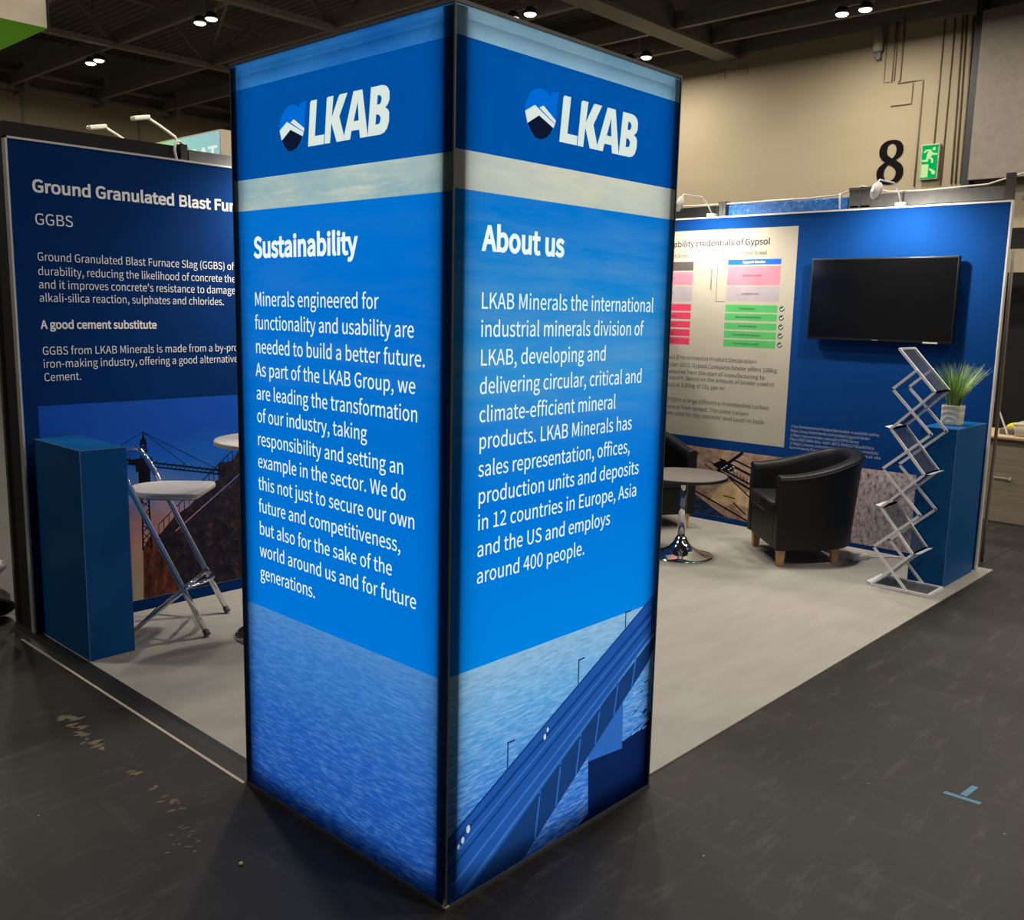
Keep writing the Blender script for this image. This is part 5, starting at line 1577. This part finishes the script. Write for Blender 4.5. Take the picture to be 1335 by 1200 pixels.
# lamp on the left wall, mostly hidden behind the tower
def arm_lamp_left(x, label):
    o0 = (x, YL, 2.51)
    t = thing('arm_spotlight', label, 'spotlight', o0, 0, 'white arm spotlights on the wall tops')
    m = MB()
    m.box(x - 0.035, YL - 0.028, 2.508, x + 0.035, YL + 0.03, 2.535, bev=0.006)
    m.build('clamp', M_WHITEPLASTIC, t, o0)
    m = MB()
    m.tube([(x, YL, 2.53), (x, YL - 0.08, 2.60), (x, YL - 0.2, 2.645), (x, YL - 0.30, 2.635), (x, YL - 0.36, 2.60)], 0.006, 10)
    m.build('arm', M_WHITEPLASTIC, t, o0)
    H = Vector((x, YL - 0.36, 2.58))
    d = Vector((0, 0.8, -0.6))
    u = Vector((1, 0, 0))
    w = d.cross(u)
    m = MB()
    m.grid([[H + d * e + (u * math.cos(k * PI / 14) + w * math.sin(k * PI / 14)) * r for k in range(28)] for r, e in ((0.02, -0.05), (0.055, -0.025), (0.064, 0.0), (0.064, 0.018))], closed_u=True)
    hd = m.build('lamp_head', M_WHITEPLASTIC, t, o0, fix=False)
    m = MB()
    m.face([H + d * 0.015 + (u * math.cos(k * PI / 14) + w * math.sin(k * PI / 14)) * 0.056 for k in range(28)])
    m.build('lens', emitter('spot_lens_warm', (1, 0.95, 0.85, 1), 3.0), hd, o0, fix=False)
    L = bpy.data.lights.new('spotlight_beam', 'SPOT')
    L.energy = SPOT_WATT * 1.6
    L.color = (1.0, 0.95, 0.86)
    L.spot_size = math.radians(155)
    L.spot_blend = 0.9
    L.shadow_soft_size = 0.035
    lo = bpy.data.objects.new('spotlight_beam', L)
    COL.objects.link(lo)
    lo.location = H + d * 0.03
    lo.rotation_euler = Vector((0, 0.62, -0.78)).to_track_quat('-Z', 'Y').to_euler()


arm_lamp_left(1.75, 'white arm spotlight on the left wall top, hidden by the tower')

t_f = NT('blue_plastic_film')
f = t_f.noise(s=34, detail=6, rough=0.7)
M_FILM = t_f.principled(t_f.ramp(f, [(0.35, S(12, 70, 150)), (0.6, S(40, 120, 200)), (0.78, S(170, 205, 235))]), 0.22, bump=f, bumpd=0.02)  # palest tone paints white highlights into the film's colour
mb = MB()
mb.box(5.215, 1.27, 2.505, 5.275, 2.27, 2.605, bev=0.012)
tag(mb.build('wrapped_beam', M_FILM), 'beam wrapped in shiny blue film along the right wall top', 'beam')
mb = MB()
mb.box(5.21, 0.20, 2.52, 5.27, 1.25, 2.61)
mb.box(5.205, 0.20, 2.522, 5.209, 1.25, 2.535)
tag(mb.build('metal_beam', M_ALUDULL), 'bare grey metal beam on the wall top above the television', 'beam')
mb = MB()
mb.box(5.21, 2.36, 2.51, 5.27, 3.16, 2.60)
tag(mb.build('metal_beam', M_BLACK), 'black beam on the wall top beside the tower', 'beam')
for (y0, y1, z1), lb in (((2.29, 2.35, 2.63), 'short grey post between black beam and blue wrapped beam'), ((1.10, 1.26, 2.665), 'stubby grey bracket box between blue film and bare metal beam')):
    m = MB()
    m.box(5.205, y0, 2.50, 5.28, y1, z1)
    m.box(5.200, y0 - 0.004, z1 - 0.02, 5.285, y1 + 0.004, z1)
    m.box(5.200, (y0 + y1) / 2 - 0.006, 2.50, 5.205, (y0 + y1) / 2 + 0.006, z1 - 0.02)
    tag(m.build('beam_joint', M_ALUDULL), lb, 'bracket')
mb = MB()
mb.box(5.203, 0.142, 0.0, 5.236, 0.198, 2.69)
tag(mb.build('upright_post', plain('dark_bronze_post', (0.05, 0.04, 0.035, 1), 0.5)), 'dark upright post behind the right end of the blue wall', 'post')
mb = MB()
cab = [(5.22, 3.0, 2.615), (5.22, 2.66, 2.615), (5.21, 2.40, 2.612), (5.22, 2.26, 2.612), (5.228, 2.05, 2.613), (5.228, 1.85, 2.613), (5.228, 1.6, 2.613), (5.23, 1.36, 2.622), (5.235, 1.18, 2.676), (5.24, 0.98, 2.625), (5.24, 0.75, 2.618), (5.24, 0.54, 2.624), (5.24, 0.32, 2.63), (5.285, 0.24, 2.66), (5.30, 0.10, 2.70)]
mb.tube(cab, 0.006, 8)
tag(mb.build('cable', M_WHITEPLASTIC), 'white cable lying along the beams on the right wall top', 'cable')
mb = MB()
mb.tube([(5.235, 1.335, 2.612), (5.20, 1.33, 2.625), (5.19, 1.325, 2.60), (5.188, 1.32, 2.52)], 0.007, 8)
tag(mb.build('cable', M_WHITEPLASTIC), 'short white cable looping down over the blue wrapped beam', 'cable')
mb = MB()
mb.box(5.240, 1.72, 2.606, 5.268, 1.98, 2.624, bev=0.004)
tag(mb.build('junction_strip', M_WHITEPLASTIC), 'white connector strip taped on top of the blue film', 'connector')

# black adjoining wall and beam behind the left display wall
mb = MB()
mb.box(0.075, 3.245, 0.0, 0.975, 3.40, 2.585, 0)
tag(mb.build('backing_wall', M_BLACKCLOTH), 'black wall behind the left display wall, rising a little above it', 'partition')
mb = MB()
mb.box(0.060, 3.42, 0.0, 0.10, 3.45, 2.56)
tag(mb.build('upright_post', M_ALUDULL), 'thin grey post at the left edge behind the black wall', 'post')
mb = MB()
mb.box(1.045, 3.245, 2.50, 3.2, 3.30, 2.575)
tag(mb.build('metal_beam', M_ALUDULL), 'grey metal beam on top of the left display wall', 'beam')
mb = MB()
mb.box(0.995, 3.24, 2.45, 1.035, 3.32, 2.60)
tag(mb.build('beam_joint', M_BLACK), 'small black joint at the end of the left grey beam', 'bracket')
mb = MB()
mb.tube([(0.955, 3.215, 2.51), (0.950, 3.225, 2.56), (0.965, 3.24, 2.605), (1.0, 3.26, 2.615), (1.06, 3.28, 2.59)], 0.007, 8)
tag(mb.build('cable', M_WHITEPLASTIC), 'white cable looping over the left wall top', 'cable')

# power adaptor on the carpet
AO = (4.83, 0.82, 0.006)
ad = thing('extension_socket', 'white extension socket with cable on the carpet behind the armchair', 'socket', AO)
T = Matrix.Translation(Vector((4.835, 0.82, 0.026))) @ Matrix.Rotation(-0.42, 4, 'Z')
mb = MB()
mb.box(-0.075, -0.03, -0.019, 0.075, 0.03, 0.019, bev=0.007, T=T)
mb.build('socket_block', M_WHITEPLASTIC, ad, AO)
mb = MB()
mb.tube([(4.90, 0.79, 0.02), (4.98, 0.755, 0.012), (5.05, 0.70, 0.012), (5.08, 0.66, 0.012), (5.12, 0.60, 0.012), (5.14, 0.52, 0.012)], 0.005, 8)
mb.build('cable', M_WHITEPLASTIC, ad, AO)

# ------------------------------------------------------------------ neighbours: left background
BO = (0.0, 6.9, 4.75)
gb = thing('hanging_banner', 'square hanging banner with beige sides and green underside in the top left', 'banner', BO)
bx1, by0, bz = 1.41, 5.95, 3.76
mb = MB()
mb.face([(bx1 - 3, by0, bz), (bx1, by0, bz), (bx1, by0, bz + 1.0), (bx1 - 3, by0, bz + 1.0)])
mb.face([(bx1, by0, bz), (bx1, by0 + 1.5, bz), (bx1, by0 + 1.5, bz + 1.0), (bx1, by0, bz + 1.0)])
mb.face([(bx1 - 3, by0 + 1.5, bz), (bx1, by0 + 1.5, bz), (bx1, by0 + 1.5, bz + 1.0), (bx1 - 3, by0 + 1.5, bz + 1.0)])
mb.build('cloth_sides', plain('beige_banner_cloth', S(190, 178, 158), 0.8), gb, BO, fix=False)
mb = MB()
mb.box(bx1 - 2.998, by0 + 0.002, bz, bx1 - 0.002, by0 + 1.498, bz + 0.01)
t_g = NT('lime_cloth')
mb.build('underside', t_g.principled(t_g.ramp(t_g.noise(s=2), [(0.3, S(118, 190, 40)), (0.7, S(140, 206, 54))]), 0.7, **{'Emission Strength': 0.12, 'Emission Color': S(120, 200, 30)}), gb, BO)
for x, y in ((bx1, by0), (bx1, by0 + 1.5), (bx1 - 3, by0), (bx1 - 3, by0 + 1.5)):
    mb = MB()
    mb.tube([(x, y, bz - 0.008), (x, y, bz + 1.0)], 0.010, 8)
    mb.tube([(x, y, bz + 1.0), (x, y, HZ)], 0.004, 6)
    mb.build('hanging_rod', M_ALUDULL, gb, BO)

HO = (5.2, 10.5, 0.0)
hb = thing('header_tower', 'pale header with lime to turquoise side glowing above the left display wall', 'header sign', HO)
t_g = NT('lime_to_turquoise_print')
yy = t_g.maprange(t_g.axis(1), 0.55, -1.5)
c_ = t_g.ramp(yy, [(0.0, S(190, 240, 150)), (0.12, S(150, 226, 70)), (0.32, S(160, 230, 120)), (0.48, S(156, 222, 204)), (1.0, S(160, 206, 208))])
e_ = t_g.n('ShaderNodeEmission')
t_g.l(c_, e_.inputs[0])
e_.inputs[1].default_value = 0.9
t_g.l(e_.outputs[0], t_g.out.inputs['Surface'])
mb = MB()
mb.face([(4.6, 8.98, 0.0), (4.6, 13.5, 0.0), (4.6, 13.5, 3.80), (4.6, 8.98, 3.80)])
sf = mb.build('backlit_side', t_g.m, hb, HO, fix=False)
mb = MB()
mb.box(4.61, 8.97, 0.0, 5.8, 13.5, 3.82)
mb.build('cloth_block', plain('beige_header_cloth', S(186, 172, 150), 0.8), hb, HO)
lettering('header_lettering', [('OAT', -9.74, 3.47, -9.03)], 0.16, lambda u, v: (4.594, -u, v), emitter('header_white', S(230, 245, 240), 0.95), sf, bold=0.05, off=HO)

M_LAMPW = plain('white_lamp_enamel', S(236, 230, 214), 0.35)
def gooseneck(x, y, z, label):
    o0 = (x, y, 2.6)
    t = thing('arm_lamp', label, 'lamp', o0, 0, 'white arm lamps of the stand behind')
    m = MB()
    m.tube([(x, y, 2.6), (x, y, z), (x - 0.02, y, z + 0.05), (x - 0.20, y - 0.01, z + 0.14), (x - 0.34, y - 0.02, z + 0.20)], 0.016, 10)
    m.build('arm', M_LAMPW, t, o0)
    m = MB()
    m.bar((x - 0.32, y - 0.02, z + 0.205), (x - 0.50, y - 0.03, z + 0.165), 0.09, 0.04)
    m.build('lamp_head', M_LAMPW, t, o0, bevel=0.01)


gooseneck(3.52, 8.0, 3.42, 'white arm lamp standing out against the far beige wall')
gooseneck(3.06, 8.0, 3.26, 'white arm lamp lower and nearer the left edge, above the black wall')
mb = MB()
mb.box(2.6, 8.05, 0, 4.2, 8.2, 2.9)
tag(mb.build('partition', M_BLACKCLOTH), 'black partition of the stand behind, under the white arm lamps', 'partition')

# rubbish beside the black wall at the left picture edge
def lump(name, c, r, mat, label, cat, seed, rough=0.25):
    bm = bmesh.new()
    bmesh.ops.create_icosphere(bm, subdivisions=3, radius=1)
    rr = random.Random(seed)
    ph = [(rr.uniform(2, 6), rr.uniform(2, 6), rr.uniform(2, 6), rr.random() * 6) for _ in range(4)]
    for v in bm.verts:
        k = 1 + sum(rough / 3 * math.sin(a * v.co.x + b * v.co.y + c_ * v.co.z + p) for a, b, c_, p in ph)
        v.co = Vector((v.co.x * r[0] * k, v.co.y * r[1] * k, max(-r[2] * 0.92, v.co.z * r[2] * k)))
    m = MB()
    m.add_bm(bm, 0, Matrix.Translation(Vector(c)), smooth=True)
    return tag(m.build(name, mat, None, c), label, cat)


t_b = NT('crinkled_clear_plastic')
f = t_b.noise(s=22, detail=5, rough=0.7)
M_BAG = t_b.principled(t_b.ramp(f, [(0.35, S(96, 92, 90)), (0.55, S(178, 176, 178)), (0.7, S(228, 226, 222))]), 0.25, bump=f, bumpd=0.03)
lump('black_bag', (-0.06, 3.62, 0.085), (0.16, 0.14, 0.09), M_BLACKCLOTH, 'black bag on the floor at the left picture edge', 'bag', 2)
lump('plastic_bag', (-0.085, 3.66, 0.262), (0.17, 0.12, 0.075), M_BAG, 'crumpled clear plastic bag lying on the black bag', 'bag', 5)
lump('dark_jacket', (-0.06, 3.98, 0.34), (0.18, 0.12, 0.34), plain('dark_brown_cloth', (0.03, 0.024, 0.02, 1), 0.9), 'dark brown cloth heap behind the plastic bag', 'cloth', 8)

# ------------------------------------------------------------------ neighbours: right background
CO = (7.35, -0.3, 0.0)
ct = thing('counter', 'grey wood counter with a pale rounded edge beyond the blue wall', 'counter', CO)
t_w = NT('grey_wood_laminate')
f = t_w.noise(scale=(1, 0.8, 22), s=2.0, detail=5)
M_GREYWOOD = t_w.principled(t_w.ramp(f, [(0.3, S(140, 129, 112)), (0.7, S(164, 151, 132))]), 0.6)
mb = MB()
mb.box(7.06, -1.6, 0.0, 7.6, 1.3, 0.715)
mb.build('body', M_GREYWOOD, ct, CO)
mb = MB()
mb.box(7.03, -1.65, 0.715, 7.65, 1.35, 0.75, bev=0.012)
mb.build('worktop', plain('pale_wood_edge', S(206, 178, 140), 0.45), ct, CO)
mb = MB()
mb.tube([(7.05, 0.60, 0.385), (7.05, 0.47, 0.383)], 0.004, 8)
mb.tube([(7.055, 0.465, 0.383), (7.035, 0.465, 0.383)], 0.011, 10)
mb.build('handle', M_WHITEPLASTIC, ct, CO)

M_CLEAR = NT('clear_plastic_tub')
a_ = M_CLEAR.n('ShaderNodeBsdfTransparent')
b_ = M_CLEAR.n('ShaderNodeBsdfPrincipled')
b_.inputs['Base Color'].default_value = S(220, 214, 200)
b_.inputs['Roughness'].default_value = 0.2
x_ = M_CLEAR.n('ShaderNodeMixShader')
x_.inputs[0].default_value = 0.6
M_CLEAR.l(a_.outputs[0], x_.inputs[1])
M_CLEAR.l(b_.outputs[0], x_.inputs[2])
M_CLEAR.l(x_.outputs[0], M_CLEAR.out.inputs['Surface'])
M_CLEAR = M_CLEAR.m


def tub(x, y, z, w, h, label, fill=None):
    o0 = (x, y, z)
    t = thing('plastic_tub', label, 'tub', o0, 0, 'clear plastic tubs on the counter')
    m = MB()
    def ring(s, zz, r=0.02):
        return [(x + s * (cx * (w / 2 - r) + r * math.cos(a)), y + s * (cy * (w / 2 - r) + r * math.sin(a)), z + zz)
                for cx, cy, a0 in ((1, 1, 0), (-1, 1, PI / 2), (-1, -1, PI), (1, -1, 1.5 * PI)) for a in (a0, a0 + PI / 4, a0 + PI / 2)]
    m.grid([ring(0.85, 0.0), ring(0.88, 0.01), ring(1.0, h)], closed_u=True, cap=True)
    m.build('body', M_CLEAR, t, o0)
    m = MB()
    m.grid([ring(1.06, h - 0.004), ring(1.06, h + 0.010), ring(0.8, h + 0.016), ring(0.5, h + 0.03)], closed_u=True, cap=True)
    m.build('lid', M_CLEAR, t, o0)
    if fill:
        m = MB()
        m.grid([ring(0.80, 0.012), ring(0.90, h * 0.8)], closed_u=True, cap=True)
        m.build('contents', fill, t, o0)


tub(7.14, 0.40, 0.75, 0.17, 0.10, 'clear empty plastic tub at the front edge of the counter')
tub(7.55, 0.36, 0.75, 0.17, 0.24, 'clear tub with honey-coloured contents at the back of the counter', plain('honey_brown', S(196, 150, 70), 0.5))
lump('yellow_cloth', (7.40, 0.545, 0.79), (0.06, 0.075, 0.04), plain('yellow_cloth', S(240, 214, 20), 0.7), 'bright yellow cloth lying on the counter', 'cloth', 12, 0.35)
lump('red_packet', (7.34, 0.395, 0.81), (0.05, 0.055, 0.06), plain('red_foil', S(214, 44, 38), 0.4), 'red packet beside the yellow cloth on the counter', 'packet', 15, 0.3)
mb = MB()
mb.box(7.16, 0.50, 0.75, 7.30, 0.62, 0.80, bev=0.006)
tag(mb.build('grey_tray', plain('grey_plastic', S(120, 116, 108), 0.5)), 'small grey tray at the counter end beside the blue wall', 'tray')
mb = MB()
mb.bar((7.14, 0.545, 0.752), (7.17, 0.655, 0.985), 0.018, 0.006)
tag(mb.build('wooden_stick', M_WHITEPLASTIC), 'white flat stick leaning against the grey tray', 'stick')

SO2 = (8.3, -0.5, 0.0)
sh = thing('shell_stand', 'neighbouring stand with black back wall under a beige fascia', 'stand', SO2)
mb = MB()
mb.box(8.3, -3.0, 0.0, 8.36, 2.2, 2.6)
mb.build('back_wall', M_BLACKCLOTH, sh, SO2)
mb = MB()
mb.box(7.90, -3.0, 2.165, 7.93, 2.2, 2.385)
mb.build('fascia', plain('beige_fascia', S(196, 182, 158), 0.7), sh, SO2)
mb = MB()
mb.box(7.89, -3.0, 2.385, 7.94, 2.2, 2.47)
mb.build('top_rail', M_BLACK, sh, SO2)
mb = MB()
mb.tube([(5.42, 0.17, 2.2), (5.43, 0.165, 1.5), (5.46, 0.17, 1.25), (5.44, 0.165, 0.8), (5.43, 0.17, 0.3), (5.42, 0.17, 0.01)], 0.012, 8)
tag(mb.build('cable', plain('grey_brown_cable', S(120, 108, 96), 0.6)), 'grey-brown cable hanging down behind the right end of the blue wall', 'cable')
# lattice truss end above, behind the post
mb = MB()
for z in (2.66, 2.86):
    mb.bar((6.4, 0.42, z), (6.4, -1.5, z - 0.02), 0.03, 0.03)
for i in range(8):
    mb.bar((6.4, 0.40 - i * 0.12, 2.66), (6.4, 0.40 - i * 0.12, 2.86), 0.018, 0.018)
tag(mb.build('ladder_truss', M_BEAM), 'dark ladder truss at the right edge below the pale panel', 'truss')

mb = MB()
mb.box(5.30, 0.150, 0.0, 7.05, 0.158, 0.0015)
structure(mb.build('trim_2', M_BLACKCLOTH), 'thin dark seam in the hall floor beyond the blue wall', 'floor seam')

# ------------------------------------------------------------------ small marks on the hall floor
mb = MB()
mb.face([(1.777 - 0.012, -0.800, 0.0012), (1.777 + 0.012, -0.800, 0.0012), (1.796, -0.925, 0.0012), (1.774, -0.925, 0.0012)])
mb.face([(1.80, -0.872, 0.0018), (1.80, -0.848, 0.0018), (1.905, -0.858, 0.0018), (1.905, -0.882, 0.0018)])
tag(mb.build('tape_mark', plain('pale_blue_tape', S(72, 124, 150), 0.6)), 'pale blue T-shaped tape mark on the right hall floor', 'tape mark')
mb = MB()
mb.lathe([(0.004, 0.0), (0.008, 0.003), (0.007, 0.007), (0.003, 0.009)], 14, c=(-0.291, 0.624, 0.0))
tag(mb.build('yellow_bead', plain('yellow_plastic', S(214, 184, 84), 0.4)), 'tiny yellow bead on the dark floor left of the tower', 'bead')
rnd = random.Random(21)
mb = MB()
def flake(x, y, s, a):
    n = 6
    zf = 0.0005 + 0.0009 * rnd.random()
    mb.face([(x + s * rnd.uniform(0.5, 1) * math.cos(a + 2 * PI * i / n) * (2.2 if i % 3 == 0 else 0.7), y + s * rnd.uniform(0.5, 1) * math.sin(a + 2 * PI * i / n), zf) for i in range(n)])
for i in range(46):
    f = i / 45
    x, y = -0.235 - 0.03 * f + rnd.gauss(0, 0.008), 2.08 - 0.95 * f ** 1.1 + rnd.gauss(0, 0.012)
    if rnd.random() < 0.86 - 0.5 * f:
        for k in range(2):
            flake(x + rnd.gauss(0, 0.012), y + rnd.gauss(0, 0.01), 0.012 + 0.008 * rnd.random(), rnd.random() * 3)
for i in range(9):
    flake(-0.262 + rnd.gauss(0, 0.02), 1.13 + rnd.gauss(0, 0.03), 0.012, rnd.random() * 3)
for i in range(14):
    flake(-0.34 + rnd.gauss(0, 0.03), 0.86 + rnd.gauss(0, 0.07), 0.008, rnd.random() * 3)
tag(mb.build('tape_residue', plain('worn_cream_residue', S(112, 104, 86), 0.9, var=0.25, spec=0.05), fix=False), 'worn cream tape residue scattered along the left hall floor', 'floor marks', kind='stuff')
